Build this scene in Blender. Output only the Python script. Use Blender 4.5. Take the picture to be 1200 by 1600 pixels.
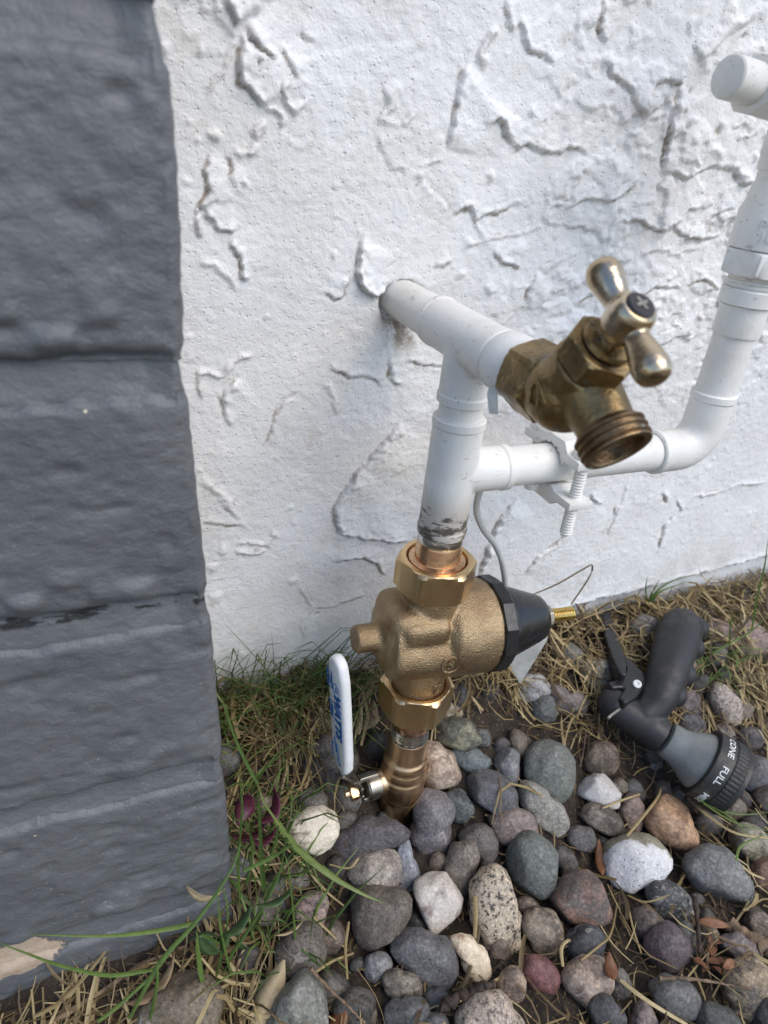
import bpy, bmesh, math, random
import numpy as np
from mathutils import Matrix, Vector

# ---------------------------------------------------------------- camera, sky, sun, exposure
scene = bpy.context.scene
for o in list(bpy.data.objects): bpy.data.objects.remove(o)
COL = scene.collection
cam_data = bpy.data.cameras.new('camera'); cam = bpy.data.objects.new('camera', cam_data); COL.objects.link(cam)
CAM_X = Vector((0.9189, -0.3825, 0.0962)); CAM_D = Vector((-0.1101, -0.4829, -0.8687)); CAM_F = Vector((0.3787, 0.7877, -0.4858))
CAM_LOC = Vector((-0.1696, -0.2782, 0.4235))
m = Matrix((CAM_X, -CAM_D, -CAM_F)).transposed().to_4x4(); m.translation = CAM_LOC
cam.matrix_world = m
cam_data.sensor_fit = 'VERTICAL'; cam_data.sensor_height = 36.0; cam_data.sensor_width = 27.0
cam_data.lens = 36.0*1072.9/1600.0
cam_data.clip_start = 0.02; cam_data.clip_end = 500
cam_data.dof.use_dof = True; cam_data.dof.focus_distance = 0.40; cam_data.dof.aperture_fstop = 10.0
scene.camera = cam
SUN_EL = math.radians(50); SUN_AZ = math.radians(152)      # soft hazy light from high in front of the wall, a little from the right
world = bpy.data.worlds.new('World'); scene.world = world; world.use_nodes = True
wn = world.node_tree.nodes; wl = world.node_tree.links
bg = wn['Background']; sky = wn.new('ShaderNodeTexSky'); sky.sky_type = 'NISHITA'; sky.sun_disc = False
sky.sun_elevation = SUN_EL; sky.sun_rotation = SUN_AZ; sky.altitude = 300; sky.air_density = 1.0; sky.dust_density = 1.0; sky.ozone_density = 1.6
wl.new(sky.outputs[0], bg.inputs[0]); bg.inputs[1].default_value = 0.15
sun_data = bpy.data.lights.new('sun', 'SUN'); sun_data.energy = 1.4; sun_data.angle = math.radians(45); sun_data.color = (1.0, 0.915, 0.79)
sun = bpy.data.objects.new('sun', sun_data); COL.objects.link(sun)
sd = Vector((math.sin(SUN_AZ)*math.cos(SUN_EL), math.cos(SUN_AZ)*math.cos(SUN_EL), math.sin(SUN_EL)))
sun.rotation_euler = sd.to_track_quat('Z', 'Y').to_euler(); sun.location = (0, 0, 5)
scene.view_settings.view_transform = 'Standard'; scene.view_settings.look = 'None'
scene.view_settings.exposure = 0.60; scene.view_settings.gamma = 1.0; scene.view_settings.use_curve_mapping = False
scene.render.resolution_x = 768; scene.render.resolution_y = 1024
random.seed(5); RNG = np.random.default_rng(11)

# ---------------------------------------------------------------- noise
def hash01(i, j, k, seed):
    h = (i.astype(np.int64)*374761393 + j.astype(np.int64)*668265263 + k*2147483647 + seed*974711) & 0xffffffff
    h = ((h ^ (h >> 13))*1274126177) & 0xffffffff
    h = ((h ^ (h >> 16))*2246822519) & 0xffffffff
    return ((h ^ (h >> 15)) & 0xffffff)/float(0xffffff)
def vn2(x, y, seed=0):
    ix = np.floor(x); iy = np.floor(y); fx = x-ix; fy = y-iy
    fx = fx*fx*fx*(fx*(fx*6-15)+10); fy = fy*fy*fy*(fy*(fy*6-15)+10)
    a = hash01(ix, iy, 0, seed); b = hash01(ix+1, iy, 0, seed); c = hash01(ix, iy+1, 0, seed); d = hash01(ix+1, iy+1, 0, seed)
    return (a*(1-fx)+b*fx)*(1-fy)+(c*(1-fx)+d*fx)*fy - 0.5
def fbm2(x, y, seed=0, octv=3, gain=0.5):
    r = 0; a = 1
    for o in range(octv): r = r + a*vn2(x*2**o+o*17.3, y*2**o+o*9.1, seed+o*31); a *= gain
    return r
def vn3(x, y, z, seed=0):
    ix = np.floor(x); iy = np.floor(y); iz = np.floor(z); fx = x-ix; fy = y-iy; fz = z-iz
    fx = fx*fx*(3-2*fx); fy = fy*fy*(3-2*fy); fz = fz*fz*(3-2*fz)
    def h(a, b, c): return hash01(ix+a, iy+b, (iz+c).astype(np.int64), seed)
    x00 = h(0,0,0)*(1-fx)+h(1,0,0)*fx; x10 = h(0,1,0)*(1-fx)+h(1,1,0)*fx
    x01 = h(0,0,1)*(1-fx)+h(1,0,1)*fx; x11 = h(0,1,1)*(1-fx)+h(1,1,1)*fx
    return (x00*(1-fy)+x10*fy)*(1-fz)+(x01*(1-fy)+x11*fy)*fz - 0.5

# ---------------------------------------------------------------- materials
def lin(c):
    f = lambda v: v/12.92 if v <= 0.04045 else ((v+0.055)/1.055)**2.4
    return tuple(f(v/255.0) for v in c[:3]) + (1.0,)
class NT:
    def __init__(s, name):
        s.m = bpy.data.materials.new(name); s.m.use_nodes = True; s.t = s.m.node_tree; s.n = s.t.nodes
        s.b = s.n['Principled BSDF']; s.co = None
    def new(s, t, **kw):
        o = s.n.new(t)
        for k, v in kw.items(): setattr(o, k, v)
        return o
    def link(s, a, b): s.t.links.new(a, b); return a
    def obj(s):
        if s.co is None: s.co = s.new('ShaderNodeTexCoord')
        return s.co.outputs['Object']
    def gen(s, kind='Object'):
        s.obj(); return s.co.outputs[kind]
    def geo(s): return s.new('ShaderNodeNewGeometry').outputs['Position']
    def val(s, node_in, v):
        if hasattr(v, 'is_linked') or isinstance(v, bpy.types.NodeSocket): s.link(v, node_in)
        else: node_in.default_value = v
    def noise(s, scale, detail=3, rough=0.55, co=None, dist=0.0, out='Fac', w=None):
        n = s.new('ShaderNodeTexNoise'); n.inputs['Scale'].default_value = scale; n.inputs['Detail'].default_value = detail
        n.inputs['Roughness'].default_value = rough; n.inputs['Distortion'].default_value = dist
        if w is not None: n.noise_dimensions = '4D'; s.val(n.inputs['W'], w)
        s.link(co or s.obj(), n.inputs['Vector']); return n.outputs[out]
    def vor(s, scale, co=None, feature='F1', out='Distance', rand=1.0):
        n = s.new('ShaderNodeTexVoronoi', feature=feature); n.inputs['Scale'].default_value = scale; n.inputs['Randomness'].default_value = rand
        s.link(co or s.obj(), n.inputs['Vector']); return n.outputs[out]
    def ramp(s, x, a, b, lo=0.0, hi=1.0):
        n = s.new('ShaderNodeMapRange'); n.clamp = True; n.interpolation_type = 'SMOOTHSTEP'
        s.val(n.inputs[0], x); n.inputs[1].default_value = a; n.inputs[2].default_value = b
        n.inputs[3].default_value = lo; n.inputs[4].default_value = hi; return n.outputs[0]
    def math(s, op, a, b=0.0, c=0.0):
        n = s.new('ShaderNodeMath', operation=op); s.val(n.inputs[0], a); s.val(n.inputs[1], b)
        if op in ('MULTIPLY_ADD',): s.val(n.inputs[2], c)
        return n.outputs[0]
    def mix(s, f, a, b, mode='MIX'):
        n = s.new('ShaderNodeMix', data_type='RGBA', blend_type=mode); s.val(n.inputs[0], f); s.val(n.inputs[6], a); s.val(n.inputs[7], b); return n.outputs[2]
    def sep(s, v):
        n = s.new('ShaderNodeSeparateXYZ'); s.link(v, n.inputs[0]); return n.outputs
    def vmap(s, v, scale=(1,1,1), loc=(0,0,0), rot=(0,0,0)):
        n = s.new('ShaderNodeMapping'); s.link(v, n.inputs[0]); n.inputs['Scale'].default_value = scale; n.inputs['Location'].default_value = loc; n.inputs['Rotation'].default_value = rot; return n.outputs[0]
    def bump(s, h, dist=0.001, strength=1.0, prev=None):
        n = s.new('ShaderNodeBump'); n.inputs['Distance'].default_value = dist; n.inputs['Strength'].default_value = strength
        s.link(h, n.inputs['Height'])
        if prev: s.link(prev, n.inputs['Normal'])
        return n.outputs[0]
    def done(s, color=None, rough=None, normal=None, metal=None, **kw):
        b = s.b
        if color is not None: s.val(b.inputs['Base Color'], color)
        if rough is not None: s.val(b.inputs['Roughness'], rough)
        if metal is not None: s.val(b.inputs['Metallic'], metal)
        if normal is not None: s.link(normal, b.inputs['Normal'])
        for k, v in kw.items(): s.val(b.inputs[k.replace('_', ' ')], v)
        return s.m
M = {}
def rgba(r, g, b): return (r, g, b, 1.0)
def mat_stucco():
    t = NT('white_stucco_paint'); co = t.geo()
    fine = t.noise(900, 3, .6, co); mid = t.noise(230, 3, .55, co); lo = t.noise(14, 3, .5, co)
    c = t.mix(t.ramp(lo, .35, .7), rgba(.81,.805,.795), rgba(.745,.73,.705))
    # dust and splash dirt: small brown grains, denser near the soil and around the stub pipe
    z = t.sep(co)[2]
    gr = t.vor(330, co); gn = t.noise(38, 4, .6, co)
    gm = t.math('MULTIPLY', t.ramp(gr, .16, .06), t.ramp(gn, .56, .68))
    c = t.mix(t.math('MULTIPLY', gm, .75), c, rgba(.21,.14,.075))
    gr2 = t.vor(120, co); gm2 = t.math('MULTIPLY', t.ramp(gr2, .075, .03), t.ramp(t.noise(60, 2, .5, co), .5, .6))
    c = t.mix(t.math('MULTIPLY', gm2, .8), c, rgba(.10,.06,.035))
    st = t.math('MULTIPLY', t.ramp(t.noise(46, 6, .7, co), .56, .74), .28)
    c = t.mix(st, c, rgba(.56,.45,.31))
    # weathered brown line that has collected in the ledges (own relief attribute)
    a = t.new('ShaderNodeAttribute', attribute_name='dirt')
    dn = t.math('MULTIPLY', a.outputs['Fac'], t.ramp(t.noise(110, 5, .65, co), .36, .60))
    c = t.mix(t.math('MULTIPLY', dn, .85), c, rgba(.20,.125,.06))
    base = t.math('MULTIPLY', t.ramp(z, .15, .06), t.ramp(t.noise(42, 4, .6, co), .42, .68))
    c = t.mix(t.math('MULTIPLY', base, .55), c, rgba(.34,.31,.28))
    h = t.math('ADD', t.math('MULTIPLY', fine, .25), t.math('MULTIPLY', mid, .75))
    pit = t.ramp(t.vor(260, co), .10, .22)
    n = t.bump(h, .0014, .8); n = t.bump(pit, .0005, .6, n)
    return t.done(c, t.ramp(mid, .3, .7, .48, .66), n)
def mat_block():
    t = NT('grey_masonry_paint'); co = t.geo()
    p0 = t.sep(co)
    lo = t.noise(16, 4, .55, co); fine = t.noise(700, 4, .65, co); mid = t.noise(150, 5, .65, t.vmap(co, (1, 1, 1.5)))
    c = t.mix(t.ramp(lo, .3, .72), rgba(.106,.112,.119), rgba(.136,.141,.145))
    # white flecks of grit stuck on the paint
    fl = t.math('MULTIPLY', t.ramp(t.vor(300, t.vmap(co, (1, 1, 1.6), rot=(0, .5, 0))), .17, .09), t.math('MULTIPLY', t.ramp(t.noise(60, 4, .6, co), .50, .62), t.ramp(p0[2], .30, .04, .25, 1.0)))
    c = t.mix(t.math('MULTIPLY', fl, .75), c, rgba(.50,.48,.44))
    fl2 = t.math('MULTIPLY', t.ramp(t.vor(70, co), .05, .03), t.ramp(t.noise(19, 2, .5, co), .5, .56))
    c = t.mix(fl2, c, rgba(.62,.55,.40))
    dk = t.math('MULTIPLY', t.ramp(t.vor(95, co), .06, .03), t.ramp(t.noise(23, 2, .5, co), .54, .6))
    c = t.mix(dk, c, rgba(.02,.02,.02))
    # bare patch where the paint has flaked off the lowest block
    p = t.sep(co)
    def patch(x, z, rx, rz, lo_, hi_):
        dx = t.math('DIVIDE', t.math('SUBTRACT', p[0], x), rx); dz = t.math('DIVIDE', t.math('SUBTRACT', p[2], z), rz)
        d = t.math('SQRT', t.math('ADD', t.math('MULTIPLY', dx, dx), t.math('MULTIPLY', dz, dz)))
        return t.ramp(t.math('ADD', d, t.math('MULTIPLY', t.math('SUBTRACT', t.noise(75, 5, .65, co), .5), 1.5)), hi_, lo_)
    pm = patch(-.2345, .033, .021, .0105, .93, 1.0)
    c = t.mix(pm, c, t.mix(t.noise(160, 3, .6, co), rgba(.34,.24,.16), rgba(.50,.41,.31)))
    bk = t.math('MULTIPLY', patch(-.172, .2440, .065, .0042, .7, 1.0), t.ramp(t.noise(70, 4, .7, t.vmap(co, (1, 1, 3))), .52, .57))
    c = t.mix(bk, c, rgba(.012,.012,.012))
    h = t.math('ADD', t.math('MULTIPLY', fine, .3), t.math('MULTIPLY', mid, .7))
    h = t.math('SUBTRACT', h, t.math('MULTIPLY', pm, .8))
    n = t.bump(h, .0017, .75)
    return t.done(c, t.ramp(mid, .3, .7, .32, .50), n)
def mat_paint(scorch=None):
    t = NT('white_pipe_paint' + ('_scorched' if scorch else '')); co = t.geo()
    lo = t.noise(35, 4, .6, co); c = t.mix(t.ramp(lo, .35, .7), rgba(.80,.785,.745), rgba(.72,.695,.64))
    sc = t.ramp(t.noise(120, 5, .7, t.vmap(co, (1, 1, 2.5), rot=(.3, .2, .4))), .61, .68)
    c = t.mix(t.math('MULTIPLY', sc, .5), c, rgba(.35,.30,.24))
    sp = t.math('MULTIPLY', t.ramp(t.vor(230, co), .09, .05), t.ramp(t.noise(50, 2, .5, co), .52, .6))
    c = t.mix(sp, c, rgba(.16,.10,.06))
    gm = t.ramp(t.noise(22, 6, .72, co), .52, .74, 0, .32); c = t.mix(gm, c, rgba(.56,.48,.36))
    if scorch:
        z = t.sep(co)[2]
        streak = t.noise(95, 6, .7, t.vmap(co, (1, 1, 3.2)))
        k = t.math('ADD', streak, t.ramp(z, scorch+.009, scorch+.030, .07, -.30))
        km = t.ramp(k, .52, .60)
        c = t.mix(t.math('MULTIPLY', t.ramp(z, scorch+.014, scorch+.032, .8, 0.0), .8), c, rgba(.42,.35,.28))
        c = t.mix(t.math('MULTIPLY', km, .88), c, rgba(.050,.036,.026))
    n = t.bump(t.noise(380, 3, .6, co), .0004, .45)
    return t.done(c, .42, n)
def mat_metal(name, c1, c2, rough, bumpscale=0, bumpd=.0002, patina=None, rvar=.1):
    t = NT(name); co = t.geo()
    f = t.ramp(t.noise(60, 4, .6, co), .35, .68); c = t.mix(f, rgba(*c1), rgba(*c2))
    r = t.ramp(t.noise(180, 4, .6, co), .3, .7, rough-rvar, rough+rvar); mt = 1.0
    if patina:
        pm = t.ramp(t.noise(95, 5, .65, co), .60, .68); c = t.mix(pm, c, rgba(*patina)); mt = t.math('SUBTRACT', 1.0, t.math('MULTIPLY', pm, .8))
    n = None
    if bumpscale: n = t.bump(t.noise(bumpscale, 3, .6, co), bumpd, .8)
    return t.done(c, r, n, mt)
def mat_heat(name):       # heat-tinted copper alloy round the soldered joints
    t = NT(name); co = t.geo()
    f = t.ramp(t.noise(70, 4, .6, co), .3, .7); c = t.mix(f, rgba(.80,.56,.33), rgba(.68,.40,.24))
    c = t.mix(t.ramp(t.noise(45, 5, .7, t.vmap(co, (1, 1, .4))), .56, .68), c, rgba(.36,.16,.13))
    return t.done(c, t.ramp(t.noise(200, 3, .6, co), .3, .7, .18, .36), t.bump(t.noise(500, 2, .5, co), .0001, .5), 1.0)
def mat_plain(name, c, rough, noise=.12, bscale=300, bd=.0002, metal=0.0, dust=None):
    t = NT(name); co = t.geo()
    f = t.noise(90, 4, .6, co); a = tuple(v*(1-noise) for v in c); b = tuple(min(1, v*(1+noise)) for v in c)
    cc = t.mix(t.ramp(f, .3, .7), rgba(*a), rgba(*b))
    if dust: cc = t.mix(t.math('MULTIPLY', t.ramp(t.noise(48, 6, .72, co), .50, .72), dust[3]), cc, rgba(*dust[:3]))
    return t.done(cc, t.ramp(t.noise(150, 3, .6, co), .3, .7, max(.05, rough-.08), rough+.1), t.bump(t.noise(bscale, 3, .6, co), bd, .6), metal)
def mat_stone(kind):
    t = NT('stone_'+kind); oi = t.new('ShaderNodeObjectInfo')
    a1 = t.new('ShaderNodeAttribute', attribute_type='OBJECT', attribute_name='tone_a').outputs['Color']
    a2 = t.new('ShaderNodeAttribute', attribute_type='OBJECT', attribute_name='tone_b').outputs['Color']
    w = t.math('MULTIPLY', oi.outputs['Random'], 40.0)
    lo = t.noise(70, 4, .6, None, .6, w=w); mid = t.noise(330, 4, .65, w=w); fine = t.noise(1300, 3, .6, w=w)
    f = {'smooth': t.ramp(lo, .40, .75, 0, .7), 'speck': t.ramp(lo, .42, .7, 0, .7), 'mottle': t.ramp(lo, .46, .58), 'quartz': t.ramp(lo, .52, .66),
         'granite': t.ramp(mid, .52, .60), 'pit': t.ramp(lo, .40, .75, 0, .5), 'twotone': None}[kind]
    if kind == 'twotone':
        g = t.sep(t.new('ShaderNodeTexCoord').outputs['Object'])
        f = t.ramp(t.math('ADD', t.math('ADD', t.math('MULTIPLY', g[0], 38), t.math('MULTIPLY', g[1], 62)), t.math('MULTIPLY', t.math('SUBTRACT', lo, .5), 1.6)), -.08, .12)
    c = t.mix(f, a1, a2)
    mid2 = t.noise(560, 4, .7, w=w); ks = .4 if kind in ('quartz', 'twotone') else 1.0
    c = t.mix(t.ramp(mid, .35, .68, 0, .55*ks), c, t.mix(1.0, c, rgba(.42,.41,.40), 'MULTIPLY'))
    c = t.mix(t.ramp(mid2, .50, .66, 0, .65*ks), c, t.mix(1.0, c, rgba(2.2,2.1,1.95), 'MULTIPLY'))
    c = t.mix(t.ramp(mid2, .47, .33, 0, .75*ks), c, t.mix(1.0, c, rgba(.45,.43,.42), 'MULTIPLY'))
    if kind in ('speck', 'granite', 'mottle', 'twotone'):
        sp = t.ramp(t.vor(520), .22, .10); sp = t.math('MULTIPLY', sp, t.ramp(mid, .45, .6))
        c = t.mix(t.math('MULTIPLY', sp, .5), c, rgba(.52,.49,.45))
    if kind in ('granite', 'pit', 'twotone'):
        dk = t.math('MULTIPLY', t.ramp(t.vor(400), .24, .14), t.ramp(t.noise(210, 2, .5), .42, .55)); c = t.mix(t.math('MULTIPLY', dk, .85), c, rgba(.018,.017,.017))
    # thin quartz veins on some, dried mud low down in hollows
    vein = t.ramp(t.math('ABSOLUTE', t.math('SUBTRACT', t.noise(28, 3, .5, w=w), .5)), .012, .004)
    c = t.mix(t.math('MULTIPLY', vein, t.ramp(t.noise(22, 2, .5, w=w), .55, .65, 0, .4)), c, rgba(.50,.47,.43))
    c = t.mix(t.ramp(t.noise(44, 5, .7, w=w), .58, .76, 0, .45), c, rgba(.19,.15,.105))
    n = t.bump(t.math('ADD', t.math('MULTIPLY', mid, .6), t.math('MULTIPLY', mid2, .4)), .0019, .75)
    if kind in ('pit', 'granite'): n = t.bump(t.ramp(t.vor(300), .08, .2), .0005, .6, n)
    return t.done(c, t.ramp(mid, .3, .7, .50, .72), n)
def mat_soil():
    t = NT('dark_soil'); co = t.geo()
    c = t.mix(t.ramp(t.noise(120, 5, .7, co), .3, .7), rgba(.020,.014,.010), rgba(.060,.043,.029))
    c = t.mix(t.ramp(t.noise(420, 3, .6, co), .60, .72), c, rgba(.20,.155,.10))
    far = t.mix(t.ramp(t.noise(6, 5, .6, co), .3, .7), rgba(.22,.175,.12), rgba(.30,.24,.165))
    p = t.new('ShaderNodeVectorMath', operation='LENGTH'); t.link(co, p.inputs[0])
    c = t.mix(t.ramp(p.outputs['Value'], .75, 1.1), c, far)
    n = t.bump(t.noise(260, 5, .7, co), .004, .9)
    return t.done(c, .92, n)
def mat_blade(name, cols, rough=.55, trans=.25):
    t = NT(name); a = t.new('ShaderNodeAttribute', attribute_name='tint')
    n = t.new('ShaderNodeValToRGB'); t.link(a.outputs['Fac'], n.inputs[0])
    els = n.color_ramp.elements
    while len(els) < len(cols): els.new(.5)
    for i, c in enumerate(cols): els[i].position = i/(len(cols)-1); els[i].color = rgba(*c)
    c = t.mix(t.ramp(t.noise(260, 3, .6, t.geo()), .35, .75, 0, .45), n.outputs[0], t.mix(1.0, n.outputs[0], rgba(.45,.42,.38), 'MULTIPLY'))
    tr = t.new('ShaderNodeBsdfTranslucent'); t.link(c, tr.inputs[0]); mx = t.new('ShaderNodeMixShader'); mx.inputs[0].default_value = trans
    t.done(c, rough); t.link(t.b.outputs[0], mx.inputs[1]); t.link(tr.outputs[0], mx.inputs[2]); t.link(mx.outputs[0], t.n['Material Output'].inputs[0])
    return t.m
M['stucco'] = mat_stucco(); M['block'] = mat_block(); M['paint'] = mat_paint(); M['scorch'] = mat_paint(.236)
M['cast'] = mat_metal('cast_bronze', (.47,.345,.205), (.32,.225,.130), .36, 1150, .0010, rvar=.05)
M['brass'] = mat_metal('machined_brass', (.76,.56,.32), (.70,.49,.26), .33, 700, .00008, rvar=.03)
M['valve'] = mat_metal('forged_brass_valve', (.72,.52,.32), (.60,.40,.24), .34, 800, .00015, rvar=.06)
M['gold'] = mat_metal('yellow_brass_thread', (.80,.58,.20), (.70,.47,.15), .25)
M['copper'] = mat_heat('heat_tinted_copper')
M['solder'] = mat_metal('bright_solder', (.74,.73,.70), (.60,.58,.55), .20, 250, .0004, patina=(.45,.22,.15))
M['aged'] = mat_metal('aged_brass', (.34,.24,.115), (.18,.130,.068), .42, 520, .0006, patina=(.10,.085,.065), rvar=.10)
M['thread'] = mat_metal('corroded_brass', (.27,.185,.105), (.17,.12,.075), .46, 400, .0006, patina=(.26,.33,.27))
M['nickel'] = mat_metal('worn_nickel', (.57,.48,.36), (.45,.34,.21), .25, 300, .0003, rvar=.08)
M['steel'] = mat_metal('plated_steel', (.48,.45,.39), (.36,.33,.27), .36)
M['blackp'] = mat_plain('black_plastic', (.013,.013,.014), .30)
M['rubber'] = mat_plain('black_soft_grip', (.017,.017,.018), .52, dust=(.10,.085,.065,.30), bscale=700)
M['greyp'] = mat_plain('grey_nozzle_plastic', (.165,.178,.175), .30, dust=(.30,.28,.24,.25))
M['dial'] = mat_plain('black_dial_plastic', (.022,.021,.020), .48, dust=(.11,.095,.075,.55), bscale=500, bd=.0004)
M['vinyl'] = mat_plain('white_vinyl', (.80,.80,.79), .28, .02, bd=.00003)
M['blue'] = mat_plain('blue_print', (.015,.13,.36), .4, .05)
M['print'] = mat_plain('white_print', (.70,.70,.68), .5, .1)
M['tagm'] = mat_plain('aluminium_tag', (.46,.46,.44), .40, .12, metal=.7)
M['dark'] = mat_plain('dark_recess', (.02,.018,.02), .5)
M['wire'] = mat_plain('grey_wire_jacket', (.56,.56,.54), .42, .06)
M['tape'] = mat_plain('torn_white_tape', (.66,.63,.57), .6, .2)
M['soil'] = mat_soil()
for k in ('smooth', 'speck', 'mottle', 'quartz', 'granite', 'pit', 'twotone'): M['stone_'+k] = mat_stone(k)
M['straw'] = mat_blade('dry_straw', [(.050,.032,.017), (.17,.115,.05), (.39,.29,.13), (.62,.50,.27)])
M['grass'] = mat_blade('green_grass', [(.040,.072,.016), (.090,.155,.034), (.16,.25,.06), (.29,.33,.11)], .42, .3)
M['dryleaf'] = mat_blade('dry_leaf', [(.30,.20,.12), (.46,.34,.20), (.60,.47,.28)], .6, .2)
M['rustleaf'] = mat_blade('rust_leaf', [(.15,.055,.025), (.29,.125,.055)], .5, .2)
M['redleaf'] = mat_blade('purple_red_petal', [(.085,.018,.032), (.16,.035,.065)], .38, .3)
M['weed'] = mat_blade('weed_leaf', [(.055,.10,.035), (.095,.16,.06)], .4, .25)
M['bark'] = mat_plain('weathered_wood', (.17,.115,.07), .8, .55, 260, .0030)
M['stickm'] = mat_plain('dark_stick', (.060,.038,.026), .75, .55, 300, .0025)

# ---------------------------------------------------------------- mesh helpers
def new_mesh(name, V, F):
    me = bpy.data.meshes.new(name); me.from_pydata([tuple(v) for v in V], [], F); return me
def grid_mesh(name, P):               # P: (rows, cols, 3)
    r, c, _ = P.shape; me = bpy.data.meshes.new(name)
    idx = np.arange(r*c).reshape(r, c)
    q = np.stack([idx[:-1,:-1], idx[:-1,1:], idx[1:,1:], idx[1:,:-1]], -1).reshape(-1, 4)
    me.vertices.add(r*c); me.vertices.foreach_set('co', P.reshape(-1).astype(np.float32))
    me.loops.add(q.size); me.loops.foreach_set('vertex_index', q.reshape(-1).astype(np.int32))
    me.polygons.add(len(q)); me.polygons.foreach_set('loop_start', (np.arange(len(q))*4).astype(np.int32))
    me.update(calc_edges=True); me.validate(); me.polygons.foreach_set('use_smooth', np.ones(len(q), bool)); return me
def link(name, me, mat=None, parent=None, smooth=35):
    o = bpy.data.objects.new(name, me); COL.objects.link(o)
    if mat: me.materials.append(M[mat] if isinstance(mat, str) else mat)
    if smooth is not None:
        me.shade_smooth(); me.set_sharp_from_angle(angle=math.radians(smooth))
    if parent: o.parent = parent
    return o
def tag(o, label=None, cat=None, group=None, kind=None):
    if label: o['label'] = label
    if cat: o['category'] = cat
    if group: o['group'] = group
    if kind: o['kind'] = kind
    return o
def empty(name, loc, label, cat, group=None):
    o = bpy.data.objects.new(name, None); COL.objects.link(o); o.empty_display_size = .01
    o.location = loc; bpy.context.view_layer.update(); return tag(o, label, cat, group)
def frame(o, z, x=(1, 0, 0)):
    z = Vector(z).normalized(); x = Vector(x); x = (x-z*x.dot(z))
    if x.length < 1e-6: x = Vector((0, 1, 0)); x = x-z*x.dot(z)
    x.normalize(); y = z.cross(x)
    mm = Matrix((x, y, z)).transposed().to_4x4(); mm.translation = Vector(o); return mm
class MB:
    def __init__(s): s.v = []; s.f = []
    def add(s, V, F, mtx=None):
        b = len(s.v)
        for v in V: s.v.append(tuple(mtx @ Vector(v)) if mtx is not None else tuple(v))
        s.f += [tuple(i+b for i in f) for f in F]; return s
    def polar(s, prof, rfun=None, mtx=None, n=64, caps=True):
        V = []; F = []
        for (r, z) in prof:
            for i in range(n):
                a = 2*math.pi*i/n; rr = rfun(a, r, z) if rfun else r
                V.append((rr*math.cos(a), rr*math.sin(a), z))
        k = len(prof)
        for j in range(k-1):
            for i in range(n):
                i2 = (i+1) % n; F.append((j*n+i, j*n+i2, (j+1)*n+i2, (j+1)*n+i))
        if caps: F.append(tuple(range(n))[::-1]); F.append(tuple((k-1)*n+i for i in range(n)))
        return s.add(V, F, mtx)
    def lathe(s, prof, mtx=None, n=56, caps=True): return s.polar(prof, None, mtx, n, caps)
    def nut(s, sides, ap, z0, z1, mtx=None, ch=.12, hole=0.0, rot=0.0, n=None):
        n = n or sides*12; R = ap/math.cos(math.pi/sides); h = z1-z0; d = R-ap
        def rf(a, r, z):
            b = ((a+rot) % (2*math.pi/sides))-math.pi/sides; return min(ap/math.cos(b), r)
        e = d*.62
        prof = [(ap*.985, z0), (ap+d*.30, z0+e*.30), (R-d*.08, z0+e), (R-d*.08, z1-e), (ap+d*.30, z1-e*.30), (ap*.985, z1)]
        if hole: prof = [(hole, z0+.0003)] + prof + [(hole+.0012, z1), (hole, z1-.003)]
        return s.polar(prof, rf, mtx, n)
    def box(s, c, d, mtx=None, bev=0.0):
        x, y, z = (v/2 for v in d); b = bev
        if not b:
            V = [(sx*x+c[0], sy*y+c[1], sz*z+c[2]) for sz in (-1, 1) for sy in (-1, 1) for sx in (-1, 1)]
            return s.add(V, [(0,2,3,1), (4,5,7,6), (0,1,5,4), (2,6,7,3), (0,4,6,2), (1,3,7,5)], mtx)
        bm = bmesh.new(); bmesh.ops.create_cube(bm, size=1.0)
        for v in bm.verts: v.co = Vector((v.co.x*d[0], v.co.y*d[1], v.co.z*d[2]))
        bmesh.ops.bevel(bm, geom=list(bm.edges), offset=b, segments=3, affect='EDGES', profile=.5)
        bm.verts.ensure_lookup_table(); bm.verts.index_update()
        V = [tuple(v.co+Vector(c)) for v in bm.verts]; F = [tuple(v.index for v in f.verts) for f in bm.faces]; bm.free()
        return s.add(V, F, mtx)
    def ball(s, c, r, mtx=None, sub=3):
        bm = bmesh.new(); bmesh.ops.create_icosphere(bm, subdivisions=sub, radius=1.0)
        r = r if hasattr(r, '__len__') else (r, r, r)
        V = [(v.co.x*r[0]+c[0], v.co.y*r[1]+c[1], v.co.z*r[2]+c[2]) for v in bm.verts]; F = [tuple(v.index for v in f.verts) for f in bm.faces]; bm.free()
        return s.add(V, F, mtx)
    def tube(s, pts, rad, n=10, caps=True, flat=1.0):
        pts = [Vector(p) for p in pts]; k = len(pts); rad = rad if hasattr(rad, '__len__') else [rad]*k
        V = []; F = []; ref = None
        for j, p in enumerate(pts):
            d = (pts[min(j+1, k-1)]-pts[max(j-1, 0)]).normalized()
            if ref is None: ref = d.orthogonal().normalized()
            ref = (ref-d*ref.dot(d)).normalized(); b = d.cross(ref)
            for i in range(n):
                a = 2*math.pi*i/n; V.append(p+ref*(rad[j]*math.cos(a))+b*(rad[j]*flat*math.sin(a)))
        for j in range(k-1):
            for i in range(n): i2 = (i+1) % n; F.append((j*n+i, j*n+i2, (j+1)*n+i2, (j+1)*n+i))
        if caps: F.append(tuple(range(n))[::-1]); F.append(tuple((k-1)*n+i for i in range(n)))
        return s.add(V, F)
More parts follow.
